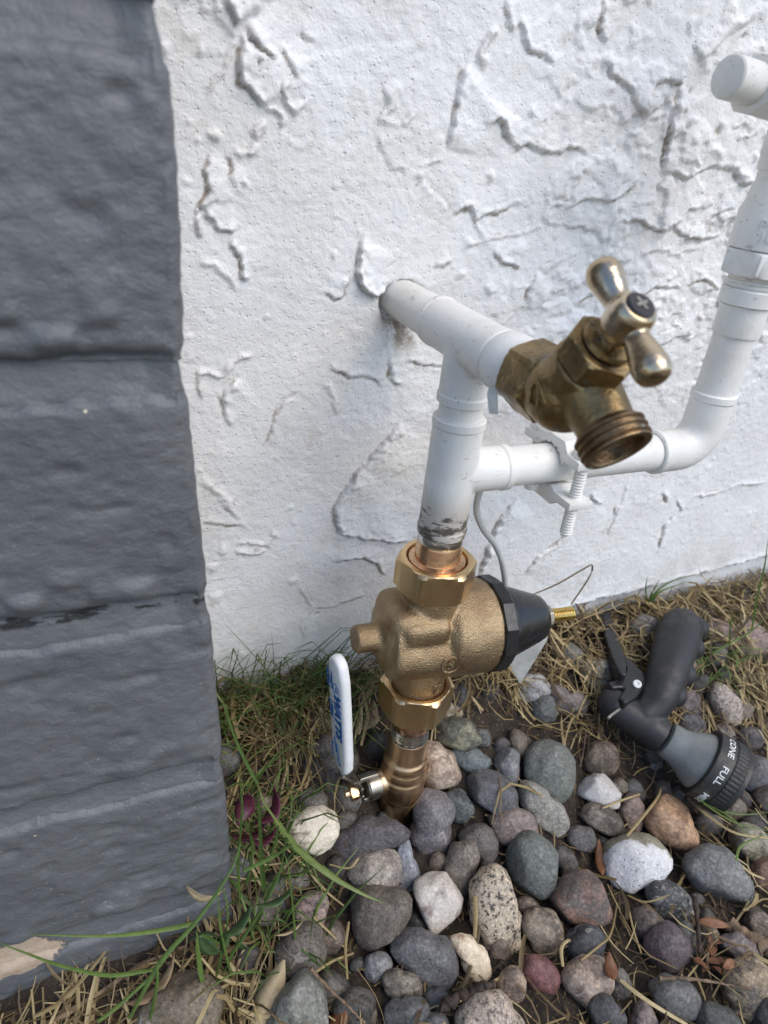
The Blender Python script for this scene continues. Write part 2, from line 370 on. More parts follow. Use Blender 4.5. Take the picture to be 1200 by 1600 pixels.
    def prism(s, poly, z0, z1, mtx=None, bev=0.0):
        bm = bmesh.new(); vs = [bm.verts.new((p[0], p[1], z0)) for p in poly]; f = bm.faces.new(vs)
        r = bmesh.ops.extrude_face_region(bm, geom=[f])
        for v in r['geom']:
            if isinstance(v, bmesh.types.BMVert): v.co.z = z1
        bmesh.ops.recalc_face_normals(bm, faces=bm.faces)
        if bev: bmesh.ops.bevel(bm, geom=list(bm.edges), offset=bev, segments=2, affect='EDGES', profile=.5)
        bm.verts.index_update(); V = [tuple(v.co) for v in bm.verts]; F = [tuple(v.index for v in q.verts) for q in bm.faces]; bm.free()
        return s.add(V, F, mtx)
    def build(s, name, mat, parent=None, smooth=35):
        me = new_mesh(name, s.v, s.f)
        o = link(name, me, mat, parent, smooth)
        if parent: o.matrix_parent_inverse = parent.matrix_world.inverted()
        return o
    def fuse(s, name, mat, parent=None, voxel=.0009, it=8, smooth=None, fac=.5):
        me = new_mesh(name+'_t', s.v, s.f); t = bpy.data.objects.new('t', me); COL.objects.link(t)
        r = t.modifiers.new('r', 'REMESH'); r.mode = 'VOXEL'; r.voxel_size = voxel
        q = t.modifiers.new('s', 'SMOOTH'); q.factor = fac; q.iterations = it
        dg = bpy.context.evaluated_depsgraph_get(); dg.update()
        out = bpy.data.meshes.new_from_object(t.evaluated_get(dg)); bpy.data.objects.remove(t); bpy.data.meshes.remove(me)
        out.name = name; o = link(name, out, mat, parent, None); out.shade_smooth()
        if parent: o.matrix_parent_inverse = parent.matrix_world.inverted()
        return o
def catmull(pts, n):
    P = np.array(pts, float); P = np.vstack([2*P[0]-P[1], P, 2*P[-1]-P[-2]]); out = []
    k = len(P)-3; tt = np.linspace(0, k-1e-6, n)
    for t in tt:
        i = int(t); u = t-i; a, b, c, d = P[i:i+4]
        out.append(.5*((2*b)+(c-a)*u+(2*a-5*b+4*c-d)*u*u+(3*b-a-3*c+d)*u**3))
    return np.array(out)
def text_mesh(s, size, ext=.0001, bold=0.0):
    cu = bpy.data.curves.new('txt', 'FONT'); cu.body = s; cu.size = size; cu.extrude = ext; cu.offset = bold; cu.align_x = 'CENTER'; cu.align_y = 'CENTER'; cu.resolution_u = 3
    t = bpy.data.objects.new('txt', cu); COL.objects.link(t); dg = bpy.context.evaluated_depsgraph_get(); dg.update()
    me = bpy.data.meshes.new_from_object(t.evaluated_get(dg)); bpy.data.objects.remove(t)
    V = [v.co.copy() for v in me.vertices]; F = [tuple(p.vertices) for p in me.polygons]; bpy.data.meshes.remove(me); return V, F

# ---------------------------------------------------------------- measured tables (millimetres)
STROKES = [
 ('l',4,26,[(-98.3,465.4),(-95.9,459.6),(-92.5,455.3)]),
 ('l',2.2,16,[(-88.9,455.9),(-85.0,451.6),(-81.1,447.3),(-74.0,445.0)]),
 ('l',3.4,30,[(-89.6,453.4),(-91.6,449.2),(-92.3,441.1),(-91.4,434.5),(-86.9,432.5),(-83.9,430.2),(-82.4,426.1)]),
 ('l',1.8,10,[(-73.1,450.3),(-70.0,445.3),(-65.2,439.5)]),
 ('r',1.8,3,[(-70.8,439.3),(-70.7,435.0),(-69.0,428.3),(-66.3,426.7),(-63.2,429.7),(-61.2,433.4)]),
 ('r',2,3,[(-81.8,426.1),(-76.7,426.2),(-72.5,422.6),(-73.4,418.0)]),
 ('r',1.8,3,[(-84.8,412.5),(-83.8,417.1),(-80.8,420.1)]),
 ('r',0.9,2,[(-94.1,452.9),(-97.1,442.1),(-101.6,434.3),(-105.1,428.9)]),
 ('l',2,10,[(-106.2,405.4),(-107.4,398.0),(-106.1,391.6),(-109.2,386.7),(-111.9,381.8),(-106.9,380.6)]),
 ('r',2,2.5,[(-112.6,378.9),(-111.8,371.1),(-109.2,370.7)]),
 ('l',2.4,12,[(-109.5,378.5),(-105.9,377.3),(-102.9,373.0),(-94.4,372.8)]),
 ('l',2.2,9,[(-98.2,369.6),(-97.2,365.6),(-92.3,361.6),(-91.2,357.5),(-91.8,352.1),(-87.9,349.0)]),
 ('l',1.3,8,[(-98.1,406.9),(-96.7,401.6),(-96.2,397.9),(-98.3,395.9)]),
 ('r',1.2,4,[(-113.3,357.4),(-104.3,357.7),(-99.0,350.9),(-93.5,346.7)]),
 ('l',4.2,28,[(-27.4,371.3),(-28.7,365.8),(-29.8,355.7),(-28.0,348.8),(-21.0,343.1),(-10.4,342.6)]),
 ('l',1.6,8,[(-45.8,342.2),(-40.0,340.5),(-36.5,344.1),(-34.6,352.1)]),
 ('l',1.2,8,[(-65.3,456.6),(-62.1,454.9),(-59.5,453.6)]),
 ('r',1.6,4,[(-96.1,407.1),(-86.9,407.8),(-83.8,412.6)]),
 ('r',1.6,3.5,[(-24.1,443.6),(-20.7,438.5),(-16.7,434.3),(-23.0,427.2),(-11.0,426.4)]),
 ('l',1.0,14,[(-24.5,419.5),(-14.8,406.5),(-4.5,403.2)]),
 ('l',2.4,9,[(36.6,484.0),(39.7,475.5),(42.6,470.7)]),
 ('l',2.6,14,[(46.6,477.7),(48.0,471.4),(56.0,465.7),(62.3,463.8),(68.8,461.8)]),
 ('r',2.4,4,[(31.5,470.6),(28.6,462.4),(28.7,457.1),(33.3,457.0)]),
 ('l',3,34,[(23.5,455.8),(18.0,450.5),(17.0,440.9),(16.7,431.1),(15.8,417.3)]),
 ('l',3,20,[(38.0,428.7),(41.1,432.6),(45.2,431.5),(50.8,423.9),(57.7,419.9),(62.2,422.5),(70.9,420.9),(83.8,420.4),(89.5,423.2),(96.1,422.9),(105.7,420.5)]),
 ('l',2.2,16,[(100.6,465.5),(106.3,461.1),(114.8,458.4),(124.3,453.4),(131.3,446.4),(136.1,441.4)]),
 ('l',2.2,14,[(136.7,457.0),(140.1,460.2),(146.7,461.4),(159.0,460.1)]),
 ('l',2.6,24,[(159.0,460.1),(158.0,450.6),(156.4,442.5),(158.4,431.2),(160.6,417.5)]),
 ('k',1.4,12,[(137.3,458.6),(137.5,448.6),(137.2,438.3)]),
 ('l',3,22,[(160.8,417.0),(177.5,414.7),(188.7,419.0),(203.4,421.8),(217.0,421.8),(224.8,414.2),(238.8,417.5)]),
 ('l',2.6,18,[(96.2,390.7),(99.5,395.2),(112.0,399.3),(126.1,399.2),(137.3,401.6),(140.6,406.2),(145.0,412.5)]),
 ('r',1.4,3,[(97.1,403.5),(99.9,409.4),(106.2,418.9)]),
 ('l',3,18,[(134.4,394.4),(141.0,387.2),(151.6,389.0),(160.7,384.8),(173.5,385.3),(181.8,387.6)]),
 ('l',2.2,8,[(171.5,376.7),(172.3,381.5),(182.3,386.3),(193.7,381.4),(210.9,380.1),(223.5,383.6),(225.1,387.6)]),
 ('l',2.2,14,[(23.9,385.4),(31.3,390.6),(35.7,388.4),(38.6,383.7),(41.0,387.1),(50.9,389.2),(63.7,393.2)]),
 ('l',2.2,10,[(50.6,368.1),(61.0,361.3),(74.9,360.4)]),
 ('l',2.0,6,[(16.4,359.3),(21.6,358.1),(27.0,362.7)]),
 ('k',1.6,12,[(79.3,339.4),(80.7,348.0),(87.4,358.3)]),
 ('l',1.2,12,[(171.1,345.1),(184.1,350.4),(203.0,348.5)]),
 ('l',1.3,12,[(205.9,351.7),(221.7,355.1),(238.9,348.3)]),
 ('l',1.4,10,[(92.8,491.9),(94.4,478.7),(100.0,472.8)]),
 ('r',2.0,7,[(174.6,466.5),(169.6,475.1),(177.7,489.5),(204.9,504.8)]),
 ('r',1.6,3,[(-10.5,426.5),(-4.1,431.9)]),
 ('r',1.2,3,[(-1.0,407.9),(12.9,414.1)]),
 ('r',0.9,3,[(34.6,371.8),(43.4,374.7),(85.0,381.5)]),
 ('r',1.6,3,[(204.5,442.7),(212.8,447.7),(217.5,444.7)]),
 ('r',1.6,3,[(210.3,438.9),(228.3,443.9)]),
 ('l',1.2,12,[(120.1,338.7),(128.4,344.7),(140.5,346.4)]),
 ('l',1.2,14,[(23.1,386.2),(13.9,395.2),(3.5,402.2),(-1.2,395.8)]),
 ('r',1,3,[(161.3,368.7),(170.3,372.9),(186.9,371.5),(212.6,376.2)]),
 ('r',1,3,[(90.2,361.2),(104.7,368.0)]),
 ('l',1.2,8,[(208.6,391.7),(217.0,397.8),(226.3,402.1)]),
 ('r',1.8,2.6,[(-112.3,287.1),(-114.5,296.6),(-113.7,303.2),(-108.1,303.0),(-99.9,298.7)]),
 ('r',2.2,3,[(-99.9,299.4),(-98.5,305.3),(-91.4,310.4),(-86.3,310.2)]),
 ('l',2.4,10,[(-90.2,299.0),(-94.1,296.5),(-101.3,292.0),(-103.3,288.0),(-100.8,282.4),(-99.6,275.2),(-97.7,271.1)]),
 ('l',4,40,[(6.6,267.0),(-1.8,254.7),(-10.6,245.6),(-20.8,233.3),(-27.9,220.4),(-32.2,212.3),(-32.7,201.7),(-28.4,191.2),(-18.8,186.6),(8.0,179.3),(24.8,175.2)]),
 ('l',2.2,14,[(-32.0,169.8),(-20.9,168.9),(-8.7,169.3),(-1.1,163.1),(10.2,150.1)]),
 ('r',1.3,3,[(-96.4,193.9),(-87.5,191.7),(-76.9,188.3),(-73.2,197.5),(-69.3,192.5)]),
 ('r',1.3,3,[(-97.9,188.0),(-87.5,183.7),(-76.8,184.7)]),
 ('l',0.9,10,[(-115.4,210.2),(-106.3,207.3),(-93.4,204.7)]),
 ('l',1.2,14,[(-41.0,132.5),(-28.7,130.6),(-4.9,135.7)]),
 ('r',0.9,3,[(-48.4,104.0),(-50.0,123.6),(-42.8,134.5),(-57.1,157.2)]),
 ('l',1.4,14,[(-42.7,302.2),(-30.4,296.4),(-15.3,295.6),(-9.0,290.9)]),
 ('l',1.4,9,[(-4.4,308.2),(-3.7,295.1),(2.7,289.7)]),
 ('l',1.1,9,[(4.4,305.1),(16.5,303.3),(33.8,301.9)]),
 ('l',0.8,10,[(-61.6,288.8),(-67.0,283.4),(-72.3,270.6),(-77.8,257.5)]),
 ('r',1,3,[(-43.4,295.2),(-36.7,281.8),(-34.4,273.9)]),
 ('r',1.2,5,[(-113.8,239.4),(-104.5,229.0),(-91.9,209.5)]),
 ('l',3,26,[(106.6,199.0),(95.6,184.4),(92.2,173.9),(89.8,158.7),(87.2,135.0)]),
 ('l',2,16,[(164.3,164.9),(154.5,158.1),(138.3,146.4),(129.9,129.8)]),
 ('l',1.6,8,[(172.6,196.7),(182.3,188.9),(187.5,186.4)]),
 ('l',1.6,8,[(203.0,183.0),(205.5,167.4),(202.1,156.4)]),
 ('l',1.5,6,[(247.9,189.3),(257.1,179.5)]),
 ('l',1.5,6,[(267.5,181.1),(277.2,169.0)]),
 ('l',1.5,8,[(272.6,166.4),(262.5,154.8),(266.7,132.4)]),
 ('r',1.0,4,[(282.7,181.8),(310.9,183.4),(338.8,187.8),(370.3,186.9)]),
 ('r',1.0,4,[(199.3,158.7),(210.3,187.8),(209.1,206.0)]),
]
BLOBS = [
 (-108.4,444.0,0.85,1.6),
 (-99.5,445.1,0.67,1.4),
 (-103.0,413.7,1.4,2),
 (-110.0,410.4,0.6,1.3),
 (-86.9,407.8,0.82,2),
 (-90.5,396.4,0.83,1.8),
 (-68.0,412.6,0.52,1),
 (-42.7,362.6,1.04,1.5),
 (-78.0,330.6,0.7,1),
 (43.4,406.4,1.56,2),
 (55.0,347.6,1.69,1.8),
 (62.6,438.3,1.52,1.8),
 (151.1,368.4,2.01,2),
 (132.2,433.9,1.28,1.6),
 (176.4,436.0,1.71,1.8),
 (103.1,464.4,2.39,1.8),
 (32.7,469.5,1.41,2),
 (0.3,405.0,1.33,1.6),
 (37.7,371.9,1.8,2),
 (33.5,354.5,1.65,1.8),
 (-104.5,189.9,1.76,1.5),
 (-109.9,177.6,2.08,1.4),
 (-108.2,155.3,3.05,1.6),
 (-91.2,206.1,1.31,1.4),
 (-58.9,159.4,1.9,1.4),
 (7.6,258.9,1.35,1.5),
 (-122.5,443.9,1.49,1.2),
 (-114.5,418.7,0.68,1),
 (-17.1,438.7,1.86,1.6),
 (70.1,369.6,2.98,1.6),
 (163.1,434.9,0.94,-2.5),
 (167.6,458.7,0.73,-2.5),
 (195.0,488.4,1.09,-3),
 (70.6,434.6,0.51,-2),
 (193.1,441.7,1.53,-2),
 (64.4,422.2,0.87,-2),
 (181.8,387.6,1.01,-2),
 (63.3,463.9,0.82,-2),
 (68.8,461.8,0.49,-2),
 (-38.9,126.5,0.83,-2),
 (-84.0,442.8,0.59,-2),
]
STONES = [
 ('quartz',(214,203,180),(120,100,78),'cream stone with brown stains at the grass edge left of the copper pipe base',[-68.3,-15.7,31.0],10.6,[(-17.9,5.3),(-9.1,10.1),(12.5,10.1),(16.9,5.3),(15.2,-2.8),(9.8,-10.3),(3.7,-13.2),(-3.7,-10.3),(-14.6,-6.9)]),
 ('speck',(84,80,88),(60,56,62),'long dark purplish grey stone just in front of the copper pipe base',[-34.6,-25.3,21.5],10.0,[(-24.0,-6.5),(-17.8,4.5),(-6.7,11.2),(7.1,12.2),(23.8,7.3),(27.9,3.2),(23.8,-1.0),(9.9,-6.5),(0.2,-10.7),(-13.6,-14.6)]),
 ('speck',(112,108,118),(78,72,80),'upright speckled lilac grey stone touching the front right of the copper pipe base',[14.3,-26.0,13.8],12.4,[(-7.0,24.4),(3.1,24.4),(13.3,19.3),(14.0,12.1),(11.1,0.4),(10.4,-15.5),(7.5,-24.2),(0.2,-27.1),(-7.0,-23.5),(-12.8,-12.6),(-14.3,-3.9),(-10.7,1.9),(-12.1,13.5)]),
 ('mottle',(158,147,136),(120,110,104),'pale tan grey flat stone in front of the long dark purplish stone',[-35.1,-43.0,13.7],10.7,[(-18.6,1.8),(-15.8,7.2),(-5.0,11.2),(8.5,11.2),(16.6,7.2),(16.6,-0.9),(12.5,-9.1),(4.4,-12.4),(-6.4,-11.8),(-13.1,-7.7)]),
 ('smooth',(132,142,160),(104,112,128),'small pale blue grey stone with narrow neck beside the flat tan stone',[-12.6,-45.5,7.7],6.4,[(-4.9,17.3),(2.0,17.3),(2.7,6.3),(8.2,-2.0),(6.9,-8.9),(2.7,-14.5),(-4.2,-12.4),(-7.7,-8.9),(-4.5,0.7)]),
 ('pit',(100,90,80),(66,58,52),'dark taupe triangular stone in front of the pale flat tan stone',[-41.2,-66.2,5.7],14.3,[(-17.3,9.8),(-11.1,13.9),(4.5,15.0),(17.5,12.4),(20.8,7.8),(17.5,0.7),(11.0,-8.4),(1.9,-16.2),(-2.0,-22.1),(-8.5,-18.8),(-12.4,-11.0),(-16.3,-0.6)]),
 ('quartz',(192,184,176),(140,118,110),'faceted whitish stone with pink side in the middle of the stones',[-2.2,-69.5,3.2],12.7,[(-14.1,12.4),(-5.4,16.4),(4.0,17.1),(12.0,9.7),(16.3,1.6),(14.7,-5.1),(8.0,-11.8),(1.3,-19.2),(-4.1,-20.5),(-9.4,-13.1),(-13.5,0.3)]),
 ('granite',(176,158,132),(70,62,54),'tall tan granite cobble with black specks and largest in the front middle',[32.0,-86.9,-1.6],12.7,[(-10.6,25.7),(-2.6,30.8),(5.5,27.0),(10.9,17.6),(13.6,5.5),(14.7,-9.3),(14.3,-21.5),(9.6,-29.6),(2.8,-32.5),(-2.6,-28.2),(-12.0,-12.0),(-17.1,9.5),(-14.7,18.9)]),
 ('pit',(98,100,106),(40,40,44),'dark grey oval cobble with black pits front of the taupe triangular stone',[-20.8,-94.5,-3.1],11.9,[(-22.9,9.3),(-16.6,15.0),(-6.4,16.3),(6.3,11.8),(16.4,5.5),(21.5,-0.8),(20.2,-8.5),(15.1,-14.8),(7.5,-18.0),(-2.6,-14.8),(-12.8,-5.9),(-21.0,1.7)]),
 ('quartz',(218,200,164),(168,128,86),'cream yellow quartz stone between dark pitted cobble and tan granite cobble',[7.0,-102.7,-7.1],6.7,[(-13.8,11.8),(-6.1,15.0),(2.9,8.6),(9.4,-1.7),(10.6,-9.5),(7.4,-14.6),(0.3,-13.3),(-4.8,-6.9),(-6.1,2.1)]),
 ('pit',(108,98,88),(60,52,46),'brown oval cobble beside the dry leaf at lower left',[-91.3,-70.0,1.8],11.0,[(-13.7,-2.8),(-10.0,9.6),(-2.5,15.1),(7.4,15.7),(13.6,10.8),(14.2,2.1),(11.1,-6.5),(2.4,-15.2),(-7.5,-16.4),(-13.1,-11.5)]),
 ('smooth',(112,116,108),(86,90,86),'angular green grey rock cut by bottom edge below the brown oval cobble',[-99.2,-97.6,-1.9],13.7,[(-14.3,3.9),(-7.3,14.4),(3.2,20.2),(9.1,15.6),(14.3,3.9),(14.9,-7.8),(9.1,-14.8),(-14.3,-15.9)]),
 ('granite',(150,124,116),(104,84,80),'small pink speckled triangular stone above the brown oval cobble',[-78.2,-51.7,7.8],8.2,[(-10.3,-2.0),(-6.4,8.3),(0.7,12.2),(6.5,8.3),(8.4,-2.0),(8.8,-9.8),(2.6,-10.4),(-6.4,-7.8)]),
 ('smooth',(120,124,132),(88,90,98),'small round blue grey pebble left of the dark pitted cobble',[-49.7,-87.0,-6.5],5.9,[(-7.7,1.4),(-2.1,7.0),(5.5,6.4),(8.6,2.0),(5.5,-3.7),(-0.8,-8.1),(-7.1,-4.9)]),
 ('mottle',(128,118,102),(86,78,68),'small olive brown oval pebble below the dark pitted cobble',[-39.7,-101.7,-7.4],6.3,[(-11.7,5.6),(-6.8,8.6),(1.9,7.4),(10.5,0.6),(12.0,-4.3),(8.1,-8.0),(-0.6,-8.0),(-9.2,-2.5)]),
 ('smooth',(84,86,92),(62,64,70),'angular dark grey stone at bottom edge below the olive brown pebble',[-43.2,-114.8,-7.2],6.6,[(-13.4,-0.4),(-2.7,7.4),(6.9,7.4),(14.7,2.0),(10.5,-2.8),(-1.5,-7.0),(-8.7,-8.8)]),
 ('smooth',(70,74,82),(50,54,60),'small slate pebble behind the dark brown stick',[-23.8,-113.6,-8.8],4.4,[(-8.6,-2.2),(-1.2,5.2),(6.1,4.6),(7.4,-0.3),(-1.2,-5.9)]),
 ('smooth',(88,90,96),(66,68,74),'grey pebble at bottom edge left of the large pink tan cobble',[-29.1,-124.9,-8.6],4.6,[(-7.5,0.8),(-1.5,5.6),(5.6,3.8),(8.0,-1.6),(0.9,-5.1),(-6.3,-3.9)]),
 ('granite',(170,152,136),(116,96,86),'large pinkish tan cobble cut by the bottom edge in the middle',[-3.0,-136.6,-2.7],12.7,[(-18.2,2.5),(-11.7,12.0),(-2.2,16.1),(7.3,13.2),(14.4,6.0),(20.4,-2.3),(18.0,-11.7),(-17.6,-11.7)]),
 ('mottle',(166,140,112),(112,92,80),'small tan egg shaped pebble left of the red stone',[22.1,-123.4,-7.2],6.5,[(-7.8,3.6),(-2.8,9.3),(3.5,10.5),(7.3,3.6),(6.6,-5.2),(1.0,-10.8),(-5.3,-8.9)]),
 ('pit',(118,108,98),(76,68,62),'upright taupe stone leaning left of the tall tan granite cobble',[21.7,-54.9,6.7],9.4,[(-9.7,6.2),(-1.3,15.3),(7.1,16.0),(11.3,9.0),(8.5,-0.8),(5.7,-13.4),(1.5,-20.4),(-5.5,-12.0),(-12.5,-3.6)]),
 ('pit',(98,92,90),(62,58,58),'dark taupe stone behind the upright leaning taupe stone',[40.8,-46.5,11.5],9.8,[(-16.2,3.1),(-6.2,11.0),(3.9,11.7),(9.6,4.5),(10.3,-5.6),(5.3,-12.7),(-2.6,-17.1),(-1.9,-7.0),(-9.1,0.2)]),
 ('mottle',(178,156,134),(138,112,94),'smooth tan wedge stone touching the right side of the brass valve',[30.9,1.4,34.8],11.1,[(-10.5,17.9),(-2.3,19.4),(3.8,11.9),(14.3,-0.2),(15.8,-7.0),(11.3,-13.0),(0.8,-15.3),(-10.5,-13.8),(-11.3,4.3)]),
 ('smooth',(86,88,98),(58,60,68),'dark slate oval cobble right of the tan wedge stone',[60.3,-23.7,26.0],10.9,[(-19.0,10.5),(-13.0,15.7),(-2.6,15.7),(9.4,9.0),(17.6,-1.5),(18.4,-10.4),(12.4,-15.7),(3.4,-16.4),(-7.0,-10.4),(-16.7,0.0)]),
 ('smooth',(92,108,116),(66,80,90),'flat teal blue stone behind the dark slate oval cobble',[54.6,-1.4,36.7],6.2,[(-15.7,6.8),(-3.5,7.6),(8.7,3.8),(15.6,-3.1),(10.2,-6.9),(-2.0,-7.7),(-9.6,-2.3)]),
 ('smooth',(110,114,124),(80,84,94),'upright blue grey stone wedged between slate oval and large green cobble',[80.0,-10.8,31.9],7.4,[(-9.4,5.0),(-4.7,12.7),(4.5,12.0),(7.6,2.0),(7.6,-8.8),(4.5,-16.5),(-1.7,-10.4),(-8.6,-2.7)]),
 ('mottle',(78,80,70),(120,122,92),'dark mossy stone with yellow green corner behind the tan wedge stone',[47.3,14.1,48.3],9.3,[(-18.5,5.5),(-7.2,10.4),(5.7,11.2),(15.4,2.3),(19.5,-5.0),(13.8,-9.8),(-0.7,-10.3),(-16.9,-5.0)]),
 ('mottle',(80,92,94),(48,56,60),'small dark teal pebble under the dark slate oval cobble',[36.2,-22.6,21.4],7.4,[(-9.9,8.6),(-2.6,10.8),(6.3,5.6),(10.0,-3.2),(4.8,-9.9),(-4.0,-10.6),(-6.3,-1.7)]),
 ('smooth',(72,80,82),(48,54,58),'dark green grey oval stone below the white valve lever',[-47.2,9.6,26.3],10.6,[(-19.3,10.2),(-12.0,12.3),(2.4,11.6),(14.0,5.8),(20.5,-1.4),(16.9,-8.7),(6.8,-12.3),(-6.3,-12.3),(-14.9,-4.3)]),
 ('mottle',(82,76,72),(52,48,46),'dark brown boulder directly behind the white valve lever foot',[-46.6,25.4,46.7],14.0,[(-21.9,-3.2),(-18.9,8.4),(-5.8,15.7),(8.7,15.7),(18.9,7.0),(21.1,-7.6),(13.1,-14.9),(-5.8,-13.4),(-17.5,-12.0)]),
 ('smooth',(56,54,54),(40,38,38),'blackish stone in shade left of the valve socket',[-9.5,29.2,39.7],8.9,[(-11.7,-3.0),(-6.4,7.7),(5.8,12.3),(10.4,3.1),(7.3,-7.5),(-3.3,-12.1)]),
 ('speck',(132,114,110),(92,78,78),'pinkish stone under the dark slate oval and pale elongated cobbles',[68.3,-44.5,13.1],10.2,[(-19.2,4.1),(-8.9,9.9),(5.8,11.7),(16.1,2.6),(16.9,-4.8),(7.3,-10.6),(-1.5,-12.9),(-11.8,-6.2)]),
 ('smooth',(104,112,108),(82,88,88),'large green grey egg cobble right of the blue grey stones',[109.6,-21.5,31.0],15.6,[(-19.9,5.0),(-13.7,14.3),(-1.3,21.3),(8.0,19.8),(15.7,9.7),(17.6,-2.7),(14.1,-16.6),(6.4,-23.6),(-2.9,-18.2),(-18.4,-7.3)]),
 ('smooth',(140,140,132),(104,106,100),'pale grey elongated cobble below the large green egg cobble',[95.7,-39.7,14.9],8.9,[(-18.7,12.4),(-14.9,19.2),(-5.9,18.5),(4.7,9.4),(13.8,-1.2),(17.6,-10.3),(15.3,-17.8),(10.0,-20.1),(0.2,-14.8),(-10.4,-2.7)]),
 ('smooth',(96,106,104),(74,82,82),'green grey rounded cobble above the brown angular stone',[70.3,-69.2,4.2],13.9,[(-17.4,11.5),(-11.7,19.3),(-0.3,21.5),(8.2,15.8),(16.1,5.8),(17.9,-5.6),(12.5,-15.6),(5.4,-23.9),(-3.2,-19.9),(-14.6,-8.5)]),
 ('smooth',(90,86,86),(64,60,62),'small dark taupe pebble right of the green grey rounded cobble',[96.6,-70.5,-2.0],6.1,[(-8.7,4.4),(-1.3,10.2),(6.0,2.9),(7.1,-5.9),(0.1,-11.0),(-4.3,-2.9)]),
 ('quartz',(176,176,180),(100,96,94),'small whitish peaked stone left of the nozzle dial',[146.1,-40.2,15.5],10.1,[(-17.8,-0.9),(-7.6,9.3),(1.8,13.2),(9.7,6.9),(14.7,-2.5),(11.3,-11.1),(0.3,-10.4),(-12.3,-5.6)]),
 ('mottle',(124,110,96),(84,74,66),'taupe oval pebble below the small whitish peaked stone',[137.2,-56.1,6.0],8.8,[(-16.5,3.7),(-9.6,11.4),(1.2,11.4),(10.4,3.7),(15.8,-7.0),(10.4,-13.9),(-1.9,-7.8),(-14.2,-2.4)]),
 ('speck',(142,116,106),(98,78,74),'narrow pink brown stone standing left of the orange stone',[165.0,-57.4,3.4],6.0,[(-6.3,6.7),(-0.8,16.9),(5.5,9.8),(6.7,-1.2),(3.9,-13.7),(-2.4,-15.3),(-6.3,-5.9)]),
 ('mottle',(190,142,92),(144,104,70),'orange tan wedge shaped stone below the nozzle dial',[188.2,-74.7,2.8],14.5,[(-19.4,0.9),(-11.6,13.3),(2.4,21.1),(10.1,16.4),(13.3,0.9),(15.9,-14.6),(11.7,-21.2),(-2.3,-15.4),(-16.3,-6.9)]),
 ('twotone',(196,200,210),(136,130,106),'white stone with olive crust on its upper right',[142.8,-87.2,0.3],15.3,[(-20.0,-0.7),(-17.1,9.6),(-6.8,16.2),(5.0,17.7),(16.8,12.6),(23.0,3.7),(20.5,-5.1),(9.4,-11.0),(0.6,-16.9),(-8.2,-20.6),(-15.6,-15.4)]),
 ('speck',(112,116,120),(80,84,90),'large slate blue oval cobble right of the crusted white stone',[193.9,-113.3,-2.4],13.2,[(-24.4,4.1),(-17.8,14.5),(-8.9,20.4),(2.9,17.4),(14.7,5.6),(22.0,-4.7),(22.8,-15.0),(16.1,-19.4),(-0.1,-15.8),(-14.8,-8.4)]),
 ('granite',(64,68,74),(150,148,140),'black stone with white flecks below the crusted white stone',[149.1,-115.9,-5.5],8.9,[(-15.6,6.5),(-12.1,13.6),(-3.6,15.1),(5.0,9.4),(13.5,-2.0),(15.3,-10.5),(9.2,-16.5),(-2.1,-10.5),(-12.1,-2.0)]),
 ('mottle',(100,88,84),(136,96,76),'brown angular boulder with rusty corner in the right middle',[89.8,-98.0,-1.7],14.1,[(-23.3,-3.1),(-13.3,8.1),(-3.6,17.8),(4.7,17.8),(15.8,9.4),(22.1,1.1),(19.3,-7.2),(7.5,-12.8),(-6.4,-17.2),(-16.1,-11.4)]),
 ('smooth',(92,78,86),(66,54,62),'dark purple pebble beside the orange dry leaves',[125.9,-139.1,-4.6],10.2,[(-13.1,-2.7),(-9.1,8.0),(0.2,13.3),(9.6,9.3),(13.3,1.3),(9.6,-8.0),(-1.1,-12.7),(-10.4,-9.4)]),
 ('mottle',(136,120,100),(92,80,68),'tan brown stone left of the dark flat stone below the angular boulder',[56.6,-103.7,-5.0],9.6,[(-14.1,5.8),(-10.1,11.2),(0.6,11.4),(10.0,7.1),(12.7,-2.2),(8.6,-11.6),(-0.7,-13.6),(-8.8,-4.9)]),
 ('speck',(134,72,72),(92,46,50),'dark red speckled stone at the bottom',[41.7,-124.5,-6.8],7.1,[(-11.9,4.9),(-7.4,10.6),(0.2,10.0),(9.2,2.3),(10.7,-6.6),(6.6,-13.0),(-1.0,-7.9),(-9.9,-1.5)]),
 ('mottle',(160,136,118),(116,94,82),'pinkish tan squarish cobble right of the red stone',[64.4,-137.8,-4.1],10.9,[(-14.0,2.2),(-7.7,11.1),(2.4,12.3),(12.5,8.5),(14.4,-0.3),(8.8,-7.9),(-5.2,-15.5),(-10.2,-7.9)]),
 ('smooth',(66,70,80),(44,46,54),'dark blue black flat stone below the brown angular boulder',[77.2,-121.0,-4.6],10.2,[(-13.2,-6.0),(-9.2,8.5),(0.0,11.8),(10.6,7.2),(13.2,-3.4),(6.6,-10.0),(-6.6,-10.0)]),
 ('smooth',(92,94,98),(66,68,72),'flat dark grey stone below the dark purple pebble',[108.6,-164.2,-5.0],9.5,[(-13.5,7.1),(-7.9,11.5),(2.1,10.9),(12.2,4.6),(12.8,-4.2),(7.1,-12.9),(-4.1,-10.4),(-11.7,-2.9)]),
 ('mottle',(148,126,92),(78,72,66),'big tan and grey mottled cobble at the lower right corner',[153.9,-175.4,-3.4],11.8,[(-12.7,2.2),(-7.6,15.0),(1.3,18.8),(11.6,13.7),(14.1,2.2),(9.0,-10.5),(0.1,-20.7),(-10.1,-14.4),(-13.3,-5.4)]),
 ('smooth',(110,98,102),(80,70,76),'purple grey flat stone above the big mottled corner cobble',[172.1,-155.6,-7.4],6.3,[(-14.0,5.6),(-6.6,9.0),(4.3,5.6),(13.7,-1.1),(12.4,-7.9),(1.6,-7.9),(-10.6,-2.5)]),
